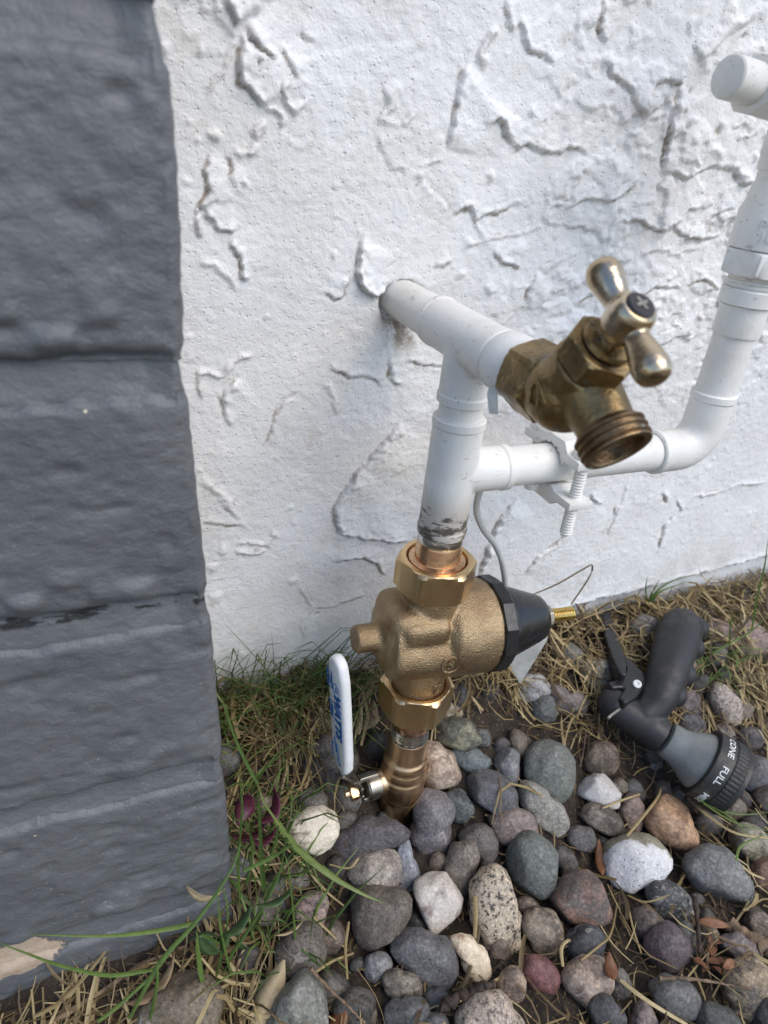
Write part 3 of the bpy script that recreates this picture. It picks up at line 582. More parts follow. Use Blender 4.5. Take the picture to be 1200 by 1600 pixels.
 ('mottle',(118,104,84),(82,70,58),'small brown stone left of the purple grey flat stone',[158.0,-143.5,-8.2],5.1,[(-5.1,7.4),(-0.3,10.2),(5.9,2.0),(5.2,-6.2),(-1.6,-10.3),(-5.1,-2.1)]),
 ('mottle',(112,98,88),(76,66,60),'brown stone half hidden under the white flecked black stone',[124.5,-122.3,-5.7],8.6,[(-9.8,3.9),(-2.9,9.4),(6.7,6.7),(11.5,-0.2),(2.6,-8.5),(-5.7,-9.9)]),
 ('mottle',(146,142,118),(106,104,88),'olive grey pebble at right edge above the slate blue cobble',[239.9,-101.5,-4.5],10.3,[(-13.2,7.4),(-2.3,13.6),(8.6,8.9),(12.5,-0.4),(8.6,-11.4),(0.8,-14.2),(-8.6,-8.2)]),
 ('mottle',(132,92,70),(92,62,50),'rusty brown stone at right edge beside the slate blue cobble',[229.7,-125.1,-6.8],7.1,[(-8.5,1.9),(1.9,13.9),(7.9,6.4),(4.9,-10.1),(-5.5,-11.5)]),
 ('speck',(96,96,106),(70,70,78),'grey stone at right edge behind the open end of the nozzle dial',[285.7,-62.8,5.0],11.5,[(-16.2,2.7),(-7.7,11.2),(5.8,12.9),(16.0,6.1),(12.6,-9.1),(-2.6,-13.4),(-14.5,-7.5)]),
 ('mottle',(92,80,72),(64,54,50),'brown stone at right edge in front of the nozzle dial',[283.4,-79.4,-2.5],9.2,[(-11.7,3.0),(-3.3,10.5),(8.3,8.0),(8.3,-11.9),(-6.7,-6.9)]),
 ('smooth',(110,106,102),(80,76,74),'small grey pebble right of the pinkish tan squarish cobble',[85.3,-144.7,-8.3],5.1,[(-4.9,3.9),(0.2,9.0),(5.3,3.9),(4.7,-5.1),(-1.1,-8.9),(-5.6,-2.5)]),
 ('smooth',(76,78,84),(54,56,62),'dark stone at bottom edge under the pinkish tan squarish cobble',[65.9,-156.4,-6.3],7.8,[(-9.8,5.9),(-1.2,10.8),(6.1,4.7),(10.4,-6.4),(-3.6,-10.0)]),
 ('smooth',(132,112,110),(96,80,82),'mauve pebble cut by bottom edge left of the flat dark grey stone',[85.9,-166.0,-7.2],6.6,[(-5.9,3.8),(-1.0,10.0),(5.1,3.8),(7.6,-6.0),(-5.9,-7.2)]),
 ('smooth',(76,80,80),(54,58,60),'dark green stone cut by bottom edge left of the big mottled cobble',[124.9,-180.7,-6.4],7.7,[(-10.6,4.0),(-4.5,9.5),(5.4,6.5),(14.0,-0.9),(5.4,-8.3),(-10.6,-5.9)]),
 ('smooth',(62,64,68),(44,46,50),'blackish stone in the extreme lower right corner',[155.6,-191.3,-6.3],7.8,[(-7.9,0.8),(-0.4,13.2),(7.0,7.0),(7.0,-9.2),(-7.9,-9.2)]),
 ('mottle',(116,98,78),(80,66,52),'brown stone under straw between green egg cobble and nozzle',[156.0,-22.1,26.4],9.9,[(-11.8,0.4),(-7.0,10.1),(4.3,11.7),(12.3,3.6),(9.1,-9.3),(-3.8,-10.9),(-11.0,-7.6)]),
 ('smooth',(96,94,98),(70,68,72),'grey stone half buried right of the pale elongated cobble',[116.6,-61.3,2.2],6.8,[(-9.5,5.7),(0.3,8.0),(8.6,2.7),(10.1,-3.3),(3.3,-7.8),(-7.2,-5.6)]),
 ('smooth',(104,104,96),(76,76,72),'dull olive grey stone just below the regulator adjusting screw',[167.4,47.3,64.9],7.8,[(-14.0,1.8),(-6.6,8.5),(5.2,8.5),(12.6,1.8),(11.1,-7.0),(-0.7,-9.2),(-11.0,-4.1)]),
 ('granite',(140,136,124),(90,88,82),'light speckled stone left of the nozzle trigger',[182.0,28.4,58.1],10.4,[(-12.1,6.3),(-3.3,12.9),(6.9,12.1),(12.0,0.5),(8.3,-11.2),(-1.9,-14.1),(-10.6,-5.4)]),
 ('mottle',(112,102,100),(82,74,74),'mauve grey stone in straw left of the nozzle brass knob',[147.2,17.1,49.8],7.9,[(-12.8,12.8),(1.3,7.1),(15.4,0.1),(14.0,-8.4),(-0.2,-9.8),(-12.8,-1.3)]),
 ('smooth',(126,124,120),(92,92,92),'grey stone against the wall foot between trigger and grip',[251.1,55.5,69.0],9.6,[(-12.6,2.7),(-4.0,11.3),(7.0,9.0),(13.3,1.1),(8.6,-8.3),(-2.4,-11.4),(-11.0,-5.2)]),
 ('mottle',(112,100,92),(82,72,68),'brownish stone behind the tip of the nozzle grip',[295.8,58.8,68.8],7.9,[(-20.2,2.9),(-8.9,9.4),(7.3,7.8),(16.2,-1.9),(13.8,-10.1),(-2.4,-8.4)]),
 ('speck',(138,112,106),(106,84,82),'long pinkish brown stone at right edge behind the nozzle',[340.9,29.6,58.1],9.6,[(-32.5,11.7),(-25.2,15.8),(-5.8,10.1),(26.6,3.6),(29.9,-10.9),(13.7,-15.0),(-5.8,-9.3),(-28.4,2.0)]),
 ('smooth',(72,76,88),(54,58,68),'dark blue stone at the wall foot right of the grip tip',[328.2,57.5,66.0],4.6,[(-12.9,4.7),(-5.5,7.1),(9.4,0.5),(11.1,-6.1),(-0.5,-6.1)]),
 ('granite',(160,146,136),(116,104,98),'pale pinkish egg shaped stone right of the nozzle grip',[292.1,-12.9,32.0],9.5,[(-13.4,9.1),(-6.6,18.2),(5.5,10.6),(13.9,-4.5),(11.6,-13.6),(4.0,-17.4),(-6.6,-9.1),(-12.7,1.5)]),
 ('mottle',(124,108,110),(90,78,82),'mauve stone tucked under the nozzle grip on its right',[258.9,-3.8,35.2],5.7,[(-10.7,7.4),(-3.2,11.2),(8.7,-1.6),(10.2,-10.5),(-3.2,-6.8)]),
 ('smooth',(78,78,86),(56,56,64),'dark slate stone tucked behind the nozzle barrel',[250.8,-16.5,27.9],6.9,[(-12.9,4.2),(-1.2,8.6),(9.1,2.7),(12.1,-6.1),(-4.1,-7.6)]),
 ('smooth',(116,108,100),(84,78,74),'grey brown stone behind the grey nozzle head',[279.0,-28.4,19.1],5.4,[(-12.0,-0.5),(-3.1,6.9),(8.8,2.4),(10.3,-5.0),(-3.1,-5.0)]),
 ('smooth',(88,84,86),(64,60,64),'dark grey stone at right edge above the nozzle dial',[303.9,-37.3,15.0],7.0,[(-10.3,3.1),(0.2,9.1),(9.2,-1.4),(1.7,-10.3)]),
 ('mottle',(96,84,78),(68,60,58),'dark brown stone by the wall foot at far right',[388.6,60.5,69.7],8.5,[(-18.5,2.9),(-6.5,9.7),(10.7,6.3),(15.8,-5.7),(0.4,-10.9)]),
 ('smooth',(150,154,162),(112,116,124),'pale grey stone right under the hanging metal tag',[122.4,30.0,58.5],9.8,[(-13.5,-3.4),(-3.6,12.4),(9.3,5.5),(12.3,-3.4),(2.4,-11.3)]),
 ('smooth',(84,92,94),(60,66,70),'dark greenish stone below the pale stone under the metal tag',[124.6,16.4,49.8],8.3,[(-10.2,1.2),(-0.4,12.0),(8.4,4.1),(7.5,-7.6),(-3.3,-10.5)]),
 ('pit',(118,104,82),(84,74,58),'large brown cobble under grass at bottom left beside the pillar',[-160.8,-75.7,2.0],14.0,[(-24.4,-1.2),(-16.2,9.7),(0.2,16.6),(16.7,16.6),(23.5,7.0),(22.2,-6.7),(0.2,-16.3),(-21.7,-14.9)]),
 ('smooth',(64,56,50),(46,40,36),'small dark stone in the grass left of the brown oval cobble',[-120.1,-61.8,1.6],6.3,[(-7.4,2.3),(-1.5,8.2),(5.8,6.7),(6.1,-5.0),(-3.0,-9.4)]),
 ('mottle',(150,136,118),(110,96,84),'pale stone in the shade behind the lower union nut',[46.3,30.1,55.2],5.6,[(-13.2,-1.0),(-5.0,5.6),(6.5,6.4),(13.1,-0.2),(6.5,-5.1),(-8.3,-5.9)]),
]

# a point of the place: the sight line through photo position (x, y) met with the plane axis=val (0: x, 1: y, 2: z)
def at(x, y, axis, val):
    r = CAM_X*(x-600)+CAM_D*(y-800)+CAM_F*1072.9
    return CAM_LOC + r*((val-CAM_LOC[axis])/r[axis])

# ---------------------------------------------------------------- ground
def gfun(x, y):
    t = np.clip((y+.10)/.18, 0, 1)
    z = -.012+.078*t*t*(3-2*t)-.033*np.exp(-(x*x+(y+.004)**2)/.026**2)
    return z + .006*fbm2(x*28, y*28, 3, 3)
_gx = np.arange(-.42, .90, .002); _gy = np.arange(-.45, .12, .002); _GT = gfun(*np.meshgrid(_gx, _gy))
def gz(x, y): return float(_GT[min(max(int((y+.45)/.002+.5), 0), len(_gy)-1), min(max(int((x+.42)/.002+.5), 0), len(_gx)-1)])
def axis_pts(lo, hi, step, far, grow=1.35):
    a = list(np.arange(lo, hi+1e-9, step)); s = step; x = hi
    while x < far: s *= grow; x += s; a.append(x)
    s = step; x = lo
    while x > -far: s *= grow; x -= s; a.insert(0, x)
    return np.array(a)
gx = axis_pts(-.36, .62, .0032, 220); gy = axis_pts(-.36, .10, .0032, 220)
GX, GY = np.meshgrid(gx, gy); near = np.exp(-(np.maximum(0, np.hypot(GX-.1, GY+.1)-.6)/.4)**2)
GZ = gfun(np.clip(GX, -3, 3), np.clip(GY, -3, .1))*1.0 + near*.0025*fbm2(GX*160, GY*160, 8, 3)
GZ = GZ*near + (-.012)*(1-near)
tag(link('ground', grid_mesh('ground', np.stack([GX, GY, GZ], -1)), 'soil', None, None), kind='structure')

# ---------------------------------------------------------------- white stucco wall
def seg_field(X, Z, pts):
    """distance, signed side (+ = left of travel as seen from the front) and position along a stroke"""
    best = np.full(X.shape, 1e9); sgn = np.zeros(X.shape); tpos = np.zeros(X.shape)
    L = [math.dist(pts[i], pts[i+1]) for i in range(len(pts)-1)]; tot = sum(L); acc = 0
    for i in range(len(pts)-1):
        ax, az = pts[i]; bx, bz = pts[i+1]; dx, dz = bx-ax, bz-az; l2 = dx*dx+dz*dz
        u = np.clip(((X-ax)*dx+(Z-az)*dz)/l2, 0, 1); px = ax+u*dx; pz = az+u*dz
        d = np.hypot(X-px, Z-pz); c = dx*(Z-az)-dz*(X-ax); mk = d < best
        best[mk] = d[mk]; sgn[mk] = np.sign(c)[mk]; tpos[mk] = (acc+u*L[i])[mk]/tot
        acc += L[i]
    return best, sgn, tpos
WX0, WX1, WZ0, WZ1, ST = -.150, .600, .010, .575, .00105
wx = np.concatenate([[-7, -3, -1, -.4, -.2], np.arange(WX0, WX1, ST), np.arange(.605, .9, .005), [1.0, 1.6, 3, 7]])
wz = np.concatenate([[-.3, -.05], np.arange(WZ0, WZ1, ST), [.6, .8, 1.2, 2.0, 2.75]])
WX, WZ = np.meshgrid(wx*1000, wz*1000)          # millimetres
inn = (WX > WX0*1000) & (WX < WX1*1000) & (WZ > WZ0*1000) & (WZ < WZ1*1000)
wpx = WX + 2.4*fbm2(WX/9, WZ/9, 51, 2) + 1.5*fbm2(WX/2.6, WZ/2.6, 53, 2); wpz = WZ + 2.4*fbm2(WX/9, WZ/9, 77, 2) + 1.5*fbm2(WX/2.6, WZ/2.6, 79, 2)
H = .9*fbm2(WX/55, WZ/55, 5, 3) + .55*vn2(WX/17, WZ/17, 15) + .20*fbm2(WX/5.2, WZ/5.2, 25, 2)
rough_zone = np.clip(vn2(WX/60, WZ/60, 61)*3+.3, 0, 1); H += rough_zone*.35*np.abs(vn2(WX/3.6, WZ/3.6, 35))*2
DIRT = np.zeros(WX.shape)
# skip-trowel coat: torn thin plates with ragged edges
for sc_, sd0, th_, hh in ((36, 201, .10, 1.6), (20, 233, .17, 1.1)):
    fld = fbm2(wpx/sc_, wpz/(sc_*.8), sd0, 4, .55) + .35*(rough_zone-.5); e_ = (fld-th_)*sc_*.9
    zone_ = np.clip(.10+.9*np.clip((WX-40)/90, 0, 1)*np.clip((WZ-250)/60, 0, 1)+.5*np.clip((WZ-400)/60, 0, 1)*np.clip((-40-WX)/40, 0, 1)+.25*vn2(WX/70, WZ/70, 303), .06, 1.1); H += zone_*hh/(1+np.exp(-np.clip(e_/.45, -30, 30)))*np.clip(1.2+.8*vn2(WX/12, WZ/12, sd0+3), .2, 2); DIRT = np.maximum(DIRT, .7*zone_*np.exp(-((e_+.5)/.7)**2)*np.clip(vn2(WX/30, WZ/30, sd0+7)*3+.4, 0, 1))
for typ, Hh, w, pts in STROKES:
    xs = [p[0] for p in pts]; zs = [p[1] for p in pts]; pad = (w*2.2 if typ != 'r' else 10)+6
    c0, c1 = np.searchsorted(wx*1000, [min(xs)-pad, max(xs)+pad]); r0, r1 = np.searchsorted(wz*1000, [min(zs)-pad, max(zs)+pad])
    if c1-c0 < 3 or r1-r0 < 3: continue
    sl = (slice(r0, r1), slice(c0, c1)); d, s, t = seg_field(wpx[sl], wpz[sl], pts)
    if typ == 'k': s = -s
    endf = np.clip(np.minimum(t, 1-t)*7+.12, 0, 1)
    endf = endf*(.75+.9*(vn2(WX[sl]/14, WZ[sl]/14, 91)+.2))
    if typ == 'r':
        r = w*.42; H[sl] = np.maximum(H[sl], H[sl]*.6+Hh*1.15*endf*np.exp(-(d/r)**2)+.2*H[sl]); DIRT[sl] = np.maximum(DIRT[sl], .45*np.exp(-((d-r*1.2)/.7)**2)*endf)
    else:
        sd_ = d*s; end_in = np.where((t <= 0) | (t >= 1), np.exp(-d/3), 1.0)
        up = 1/(1+np.exp(-np.clip((sd_)/.42, -30, 30)))
        lip = 1+.30*np.exp(-((sd_-1.6)/1.3)**2)+np.exp(-np.maximum(sd_, 0)/5)*.9*vn2(WX[sl]/2.4, WZ[sl]/2.4, 95)
        prof = up*np.exp(-np.maximum(sd_, 0)/(w*.8))*lip
        H[sl] += Hh*.95*endf*end_in*prof - .8*endf*end_in*np.exp(-((sd_+.8)/.9)**2)
        DIRT[sl] = np.maximum(DIRT[sl], endf*end_in*np.exp(-((sd_+.5)/.8)**2))
H += 1.1*np.clip(zone_-.1, 0, 1)*np.clip(vn2(wpx/5.5, wpz/5.0, 411)*2.6-.15, 0, 1)
for bx, bz, br, bh in BLOBS:
    br = br*1.5; c0, c1 = np.searchsorted(wx*1000, [bx-4*br, bx+4*br]); r0, r1 = np.searchsorted(wz*1000, [bz-4*br, bz+4*br]); sl = (slice(r0, r1), slice(c0, c1))
    d = np.hypot(wpx[sl]-bx, wpz[sl]-bz)/br; H[sl] += bh*np.exp(-d**3)
    if bh < 0: DIRT[sl] = np.maximum(DIRT[sl], np.exp(-d**2))
for i in range(420):                            # loose plaster crumbs under the paint
    bx = RNG.uniform(-125, 430); bz = RNG.uniform(60, 500); br = RNG.uniform(.7, 1.9); bh = RNG.uniform(.25, .9)*(1 if RNG.random() < .8 else -1)
    if vn2(np.array([bx/40]), np.array([bz/40]), 71)[0] < -.02: continue
    c0, c1 = np.searchsorted(wx*1000, [bx-5, bx+5]); r0, r1 = np.searchsorted(wz*1000, [bz-5, bz+5]); sl = (slice(r0, r1), slice(c0, c1))
    H[sl] += bh*np.exp(-(np.hypot(wpx[sl]-bx, wpz[sl]-bz)/br)**2.5)
# hole where the stub pipe comes out, with a chipped rim, and the recessed foot below the plaster edge
dst = np.hypot(wpx-0, wpz-339); H -= 8*np.exp(-((np.hypot(WX+.8*fbm2(WX/4, WZ/4, 8, 2), WZ-339)-11.6)/1.3)**2)*np.clip(.15+2.4*vn2(WX/6, WZ/6, 83)+.03*(WZ-335), 0, .8); H -= 7*np.exp(-(np.maximum(dst-10.5, 0)/3.2)**2)*np.clip(1.2-(WZ-339)/10, 0, 1)
DIRT = np.maximum(DIRT, .9*np.exp(-(np.maximum(np.hypot(wpx-1, (wpz-331)*.8)-9, 0)/6)**2)*(WZ < 341))
foot = 79+.068*(WX-105); ff = 1/(1+np.exp(np.clip((wpz-foot)/1.1, -30, 30)))*np.clip((WX-20)/60, 0, 1)
H = H*(1-.7*ff)-7*ff + 1.2*np.exp(-((wpz-foot-3)/3)**2)*np.clip((WX-20)/60, 0, 1)
fade = np.clip((910-WX)/300, 0, 1)*np.clip((570-WZ)/25, 0, 1)*np.clip((WX+150)/10, 0, 1); H = H*np.where(WX > 600, np.clip(fade, 0, .6), np.minimum(fade*1.2, 1)); DIRT = np.where(inn, np.clip(DIRT, 0, 1), 0)
PW = np.stack([WX/1000, .08-H/1000, WZ/1000], -1)
wall_me = grid_mesh('stucco_wall', PW)
at_ = wall_me.attributes.new('dirt', 'FLOAT', 'POINT'); at_.data.foreach_set('value', DIRT.reshape(-1).astype(np.float32))
wall = empty('stucco_wall', (0.15, .15, .06), 'rough white painted stucco wall behind the pipes', 'wall')
o = link('plaster_face', wall_me, 'stucco', wall, None); o.matrix_parent_inverse = wall.matrix_world.inverted()
MB().box((0, .21, 1.22), (14, .24, 3.0)).build('wall_core', 'stucco', wall)

# ---------------------------------------------------------------- grey painted block pillar
pillar = empty('block_pillar', (-.33, .02, -.03), 'dark grey painted block pillar filling the left side', 'pillar')
XE, YG = -.1335, -.040
JZ = [.645, .5435, .4425, .3412, .2402, .1393, .0383, -.0627]     # bed joints
def unrolled(z, seed, joint):
    """outline of a course at its heights z: front face, rounded corner, right-hand return"""
    a = np.concatenate([[0, .1, .2, .26], np.arange(.275, .396, .0014)]); n_corner = 7; side = np.concatenate([np.arange(.0035, .02, .0016), [.03, .05, .08, .13]])
    r = .0045; X = []; Y = []; NX = []; NY = []; Sx = []
    for u in a: X.append(XE-.40+u); Y.append(YG); NX.append(0); NY.append(-1); Sx.append(u)
    for k in range(n_corner):
        th = math.pi/2*k/(n_corner-1); X.append(XE-r+r*math.sin(th)); Y.append(YG+r-r*math.cos(th)); NX.append(math.sin(th)); NY.append(-math.cos(th)); Sx.append(.396+r*1.3*th)
    for u in side: X.append(XE); Y.append(YG+r+u); NX.append(1); NY.append(0); Sx.append(.404+u)
    return [np.array(v) for v in (X, Y, NX, NY, Sx)]
def lean(z): return np.interp(z, [0, .07, .17, .22, .31, .35, .41, .45], [.0095, .0090, .0050, .0032, -.0018, -.0034, -.0026, -.0055])
def course(zlo, zhi, seed):
    zz = np.concatenate([[zlo-.002, zlo-.001], np.arange(zlo, zhi+.0001, .0014), [zhi+.001, zhi+.002]])
    X, Y, NX, NY, Sx = unrolled(zz, seed, False); S_, Zg = np.meshgrid(Sx, zz)
    edge = np.minimum(Zg-zlo, zhi-Zg) + .0022*fbm2(S_*45, Zg*14+seed, seed, 3) + .0016*fbm2(S_*160, Zg*90, seed+4, 2)
    cf = np.clip((.399-S_)/.012, .22, 1)
    ins = (-.0034*np.exp(-np.maximum(edge, 0)/.0012) - np.where(edge < 0, .0015, 0))*cf
    d = ins + .0010*cf*fbm2(S_*13, Zg*13, seed+9, 2) + .00055*fbm2(S_*75, Zg*85, seed+12, 3) + .0006*fbm2(S_*250, Zg*280, seed+14, 3)
    low = np.clip((zlo+.030-Zg)/.02, 0, 1)*np.clip((Zg-zlo)/.006, 0, 1)
    d += cf*(.0004+.0024*low)*np.clip(vn2(S_*75, Zg*110, seed+21)*2.2+.15, 0, 1) - .0010*np.clip(vn2(S_*70, Zg*120, seed+23)-.24, 0, 1)*6
    P = np.stack([X[None, :]+NX[None, :]*d+lean(Zg), Y[None, :]+NY[None, :]*d, Zg], -1); return P
for i in range(len(JZ)-1):
    hw = .0074
    o = link('block', grid_mesh('block', course(JZ[i+1]+hw, JZ[i]-hw, 40+i*7)), 'block', pillar, None); o.matrix_parent_inverse = pillar.matrix_world.inverted()
for i, jz in enumerate(JZ[1:-1]):
    zz = np.arange(jz-.011, jz+.0111, .0012); X, Y, NX, NY, Sx = unrolled(zz, 0, True); S_, Zg = np.meshgrid(Sx, zz)
    q = (Zg-jz+.0022*fbm2(S_*18, S_*0+i, 130+i, 2))/.0062
    d = (-.0048-.0016*np.clip(q, -1.25, 1.25))*np.clip((.399-S_)/.012, .30, 1) + .0007*fbm2(S_*30, Zg*90, 140+i, 3) + .0005*fbm2(S_*170, Zg*260, 150+i, 2)
    o = link('mortar_joint', grid_mesh('mortar_joint', np.stack([X[None]+NX[None]*d+lean(Zg), Y[None]+NY[None]*d, Zg], -1)), 'block', pillar, None); o.matrix_parent_inverse = pillar.matrix_world.inverted()
MB().box((XE-.222, .035, 1.3), (.40, .125, 2.8)).build('core', 'block', pillar)

# ---------------------------------------------------------------- white painted pipework
R1, R2 = .0111, .0126           # pipe and fitting radii
pipes = empty('painted_pipework', (0, 0, .24), 'white painted pipe run with two tees, an elbow and a riser along the wall', 'pipe')
UP = Vector((0, 0, 1)); RT = Vector((1, 0, 0)); OUT = Vector((0, -1, 0))
def cyl(mb, p, d, l, r, n=56, r2=None, bead=0.0):
    r2 = r if r2 is None else r2; b = bead
    prof = [(r-b, 0), (r, b), (r2, l-b), (r2-b, l)] if b else [(r, 0), (r2, l)]
    return mb.lathe(prof, frame(p, d), n)
XR_ = .1705; ZT, ZL = .3402, .2712           # heights of the two tees
mb = MB(); cyl(mb, (0, .10, ZT), OUT, .085, R1, bead=.0005); mb.build('stub_pipe', 'paint', pipes)
mb = MB(); cyl(mb, (0, .036, ZT), OUT, .064, R2, bead=.001); cyl(mb, (0, 0, ZT), -UP, .030, R2-.0002, bead=.001); mb.fuse('tee', 'paint', pipes, .0008, 9)
mb = MB(); mb.lathe([(R1, 0), (.0112, .0016), (.0128, .0018), (.0136, .0030), (.0138, .0100), (.0134, .0128), (.0126, .0150), (.0128, .0165), (.0124, .0190), (.011, .0195)], frame((0, -.028, ZT), OUT)); mb.build('collar', 'paint', pipes)
mb = MB(); cyl(mb, (0, 0, .294), UP, .03, R1); mb.build('pipe_nipple', 'paint', pipes)
mb = MB(); cyl(mb, (0, 0, .2355), UP, .0665, R2+.0005, bead=.001); cyl(mb, (0, 0, ZL), RT, .033, R2-.0006, bead=.001); mb.fuse('tee', 'scorch', pipes, .0008, 9)
mb = MB(); cyl(mb, (.02, 0, ZL), RT, .132, R1-.0002); mb.build('branch_pipe', 'paint', pipes)
for p_, d_, r_ in (((0, .0365, ZT), OUT, R2), ((0, -.0285, ZT), -OUT, R2), ((0, 0, ZT-.0305), UP, R2), ((0, 0, .3025), -UP, R2+.0006), ((0, 0, .2350), UP, R2+.0006), ((.0335, 0, ZL), -RT, R2-.0004), ((XR_-.0355, 0, ZL), RT, R2+.0002), ((XR_, 0, ZL+.0365), -UP, R2+.0002)):
    mb = MB(); mb.lathe([(R1-.0006, .0003), (r_-.0006, .0), (r_+.0003, .0007), (r_+.0004, .0042), (r_-.0002, .0052)], frame(p_, d_), 64); mb.build('socket_lip', 'scorch' if p_[2] < .24 else 'paint', pipes, 25)
# elbow: swept bend with socket cuffs
XR = .1705; bend = []
for k in range(15):
    a = math.pi/2*k/14; bend.append((XR-.017+.017*math.sin(a), 0, ZL+.017-.017*math.cos(a)))
mb = MB(); mb.tube([(XR-.035, 0, ZL)]+[(XR-.0349, 0, ZL)]+bend+[(XR, 0, ZL+.0359), (XR, 0, ZL+.036)], [R2-.0014]+[R2]*17+[R2-.0014], 48); mb.build('elbow', 'paint', pipes, 50)
mb = MB(); cyl(mb, (XR, 0, ZL+.03), UP, .075, R1+.0004); mb.build('riser_pipe', 'paint', pipes)
RZ = frame((XR, 0, 0), UP)
mb = MB(); mb.lathe([(R1, .341), (.0127, .3415), (.0130, .343), (.0128, .3575), (.0122, .358)], RZ); mb.build('coupling', 'paint', pipes)
mb = MB(); mb.lathe([(.0125, .358), (.0147, .3585), (.0149, .366), (.0143, .3668), (.013, .367)], RZ)
for k in range(3): mb.lathe([(.0128, .367+.0022*k), (.0138, .3679+.0022*k), (.0138, .3685+.0022*k), (.0128, .3692+.0022*k)], RZ, caps=False)
mb.build('threaded_ring', 'paint', pipes)
mb = MB(); mb.nut(6, .0176, .3735, .3865, RZ, rot=.35); mb.build('hex_nut', 'paint', pipes)
mb = MB(); mb.lathe([(.0165, .3865), (.0186, .387), (.0186, .405), (.0168, .409), (.0160, .4175), (.0152, .4185), (.0152, .423), (.0165, .424), (.0165, .452), (.014, .453)], RZ); cup = mb.build('union_body', 'paint', pipes)
for tx, zz in (('PVC', .3990), ('100', .3935)):
    V, F = text_mesh(tx, .0072, .0001); mbt = MB(); V2 = []
    for v in V:
        a = math.radians(222)+v.x/.0186; rr = .01862+(v.z+.0001)*3.2; V2.append((XR+rr*math.cos(a), rr*math.sin(a), zz+v.y))
    mbt.add(V2, F).build('raised_lettering', 'paint', cup)
mb = MB(); cyl(mb, (XR, 0, .45), UP, .10, .0152); mb.build('upper_pipe', 'paint', pipes)
KD = Vector((-1, -.10, .05)).normalized(); KP = Vector((XR-.01, .0, .455))
mb = MB(); cyl(mb, KP, KD, .026, .0120); cyl(mb, (XR, 0, .43), UP, .05, .017); mb.fuse('tee', 'paint', pipes, .001, 6)
mb = MB(); mb.nut(8, .0116, .026, .038, frame(KP, KD), rot=.2); mb.build('hex_shoulder', 'scorch', pipes)
mb = MB(); mb.lathe([(.0075, .036), (.0088, .039), (.0088, .0555), (.0082, .0562), (.0078, .0564)], frame(KP, KD), 40); mb.build('plug', 'paint', pipes)

# ---------------------------------------------------------------- hose bib
bib = empty('hose_bib', (0, -.072, .342), 'old tarnished brass hose tap with a tee handle above its threaded outlet', 'tap')
BC = Vector((0, -.0735, .3415)); SA = Vector((0, -.565, .825)).normalized(); OA = Vector((.06, -.82, -.565)).normalized()
OC = Vector((.003, -.1055, .3315))
mb = MB(); mb.nut(6, .0138, .0, .0185, frame((0, -.0470, ZT), OUT, (0, 0, 1)), rot=.25); mb.build('inlet_hex', 'aged', bib, 25)
mb = MB(); cyl(mb, (0, -.055, ZT), OUT, .02, .0118); mb.ball(tuple(BC), (.0152, .0165, .0158)); cyl(mb, (0, -.060, ZT), OUT, .014, .0136); cyl(mb, BC, SA, .0175, .0134); mb.lathe([(.0130, .0145), (.0134, .0175)], frame(BC, SA))
cyl(mb, OC-OA*.034, OA, .027, .0128, r2=.0106); mb.fuse('body', 'aged', bib, .00075, 9)
mb = MB(); mb.nut(6, .0124, .0178, .0285, frame(BC, SA, (1, .2, 0)), rot=.5); mb.lathe([(.0088, .0292), (.0098, .0296), (.0092, .0312), (.006, .0314)], frame(BC, SA)); mb.build('bonnet_nut', 'aged', bib, 25)
mb = MB(); mb.lathe([(.0052, .029), (.0052, .033), (.0062, .0332), (.0062, .0365)], frame(BC, SA), 40); mb.build('stem', 'nickel', bib)
HC = BC+SA*.0408; HD = Vector((0, -.742, -.67)); HD = (HD-SA*HD.dot(SA)).normalized()
mb = MB(); mb.lathe([(.0040, -.0075), (.0068, -.0065), (.0080, -.0030), (.0082, .0010), (.0078, .0045), (.0066, .0068), (.0058, .0072)], frame(HC, SA), 48)
for sg in (-1, 1):
    mb.lathe([(.0046, .004), (.0044, .0065), (.0047, .0095), (.0057, .0145), (.0064, .0185), (.0063, .0215), (.0052, .0240), (.0030, .0253), (.0008, .0257)], frame(HC, HD*sg), 36)
hd = mb.fuse('handle', 'nickel', bib, .0005, 7)
mb = MB(); mb.lathe([(.0052, .0066), (.0052, .0077), (.0046, .0082), (.001, .0083)], frame(HC, SA), 36); sc = mb.build('screw', 'dark', hd)
for an in (0.3, 0.3+math.pi/2):
    mb = MB(); mb.box((0, 0, .0082), (.0052, .0011, .0007), frame(HC, SA) @ Matrix.Rotation(an, 4, 'Z')); mb.build('screw_slot', 'steel', hd)
FO = frame(OC, OA); prof = [(.0098, -.0105), (.0116, -.0090)]
for k in range(3): z0 = -.0080+.0027*k; prof += [(.0121, z0), (.0133, z0+.0008), (.0133, z0+.0014), (.0122, z0+.0022)]
prof += [(.0128, .0003), (.0126, .0009), (.0104, .0010), (.0098, .0002), (.0094, -.006), (.0080, -.010), (.0012, -.0102)]
mb = MB(); mb.lathe(prof, FO, 64); ot = mb.build('threaded_outlet', 'thread', bib, 30)
mb = MB(); mb.lathe([(.0093, -.0092), (.0062, -.0096), (.0058, -.0099)], FO, 40, caps=False); mb.lathe([(.0060, -.0101), (.0005, -.0100)], FO, 40); mb.build('washer_seat', 'steel', ot)
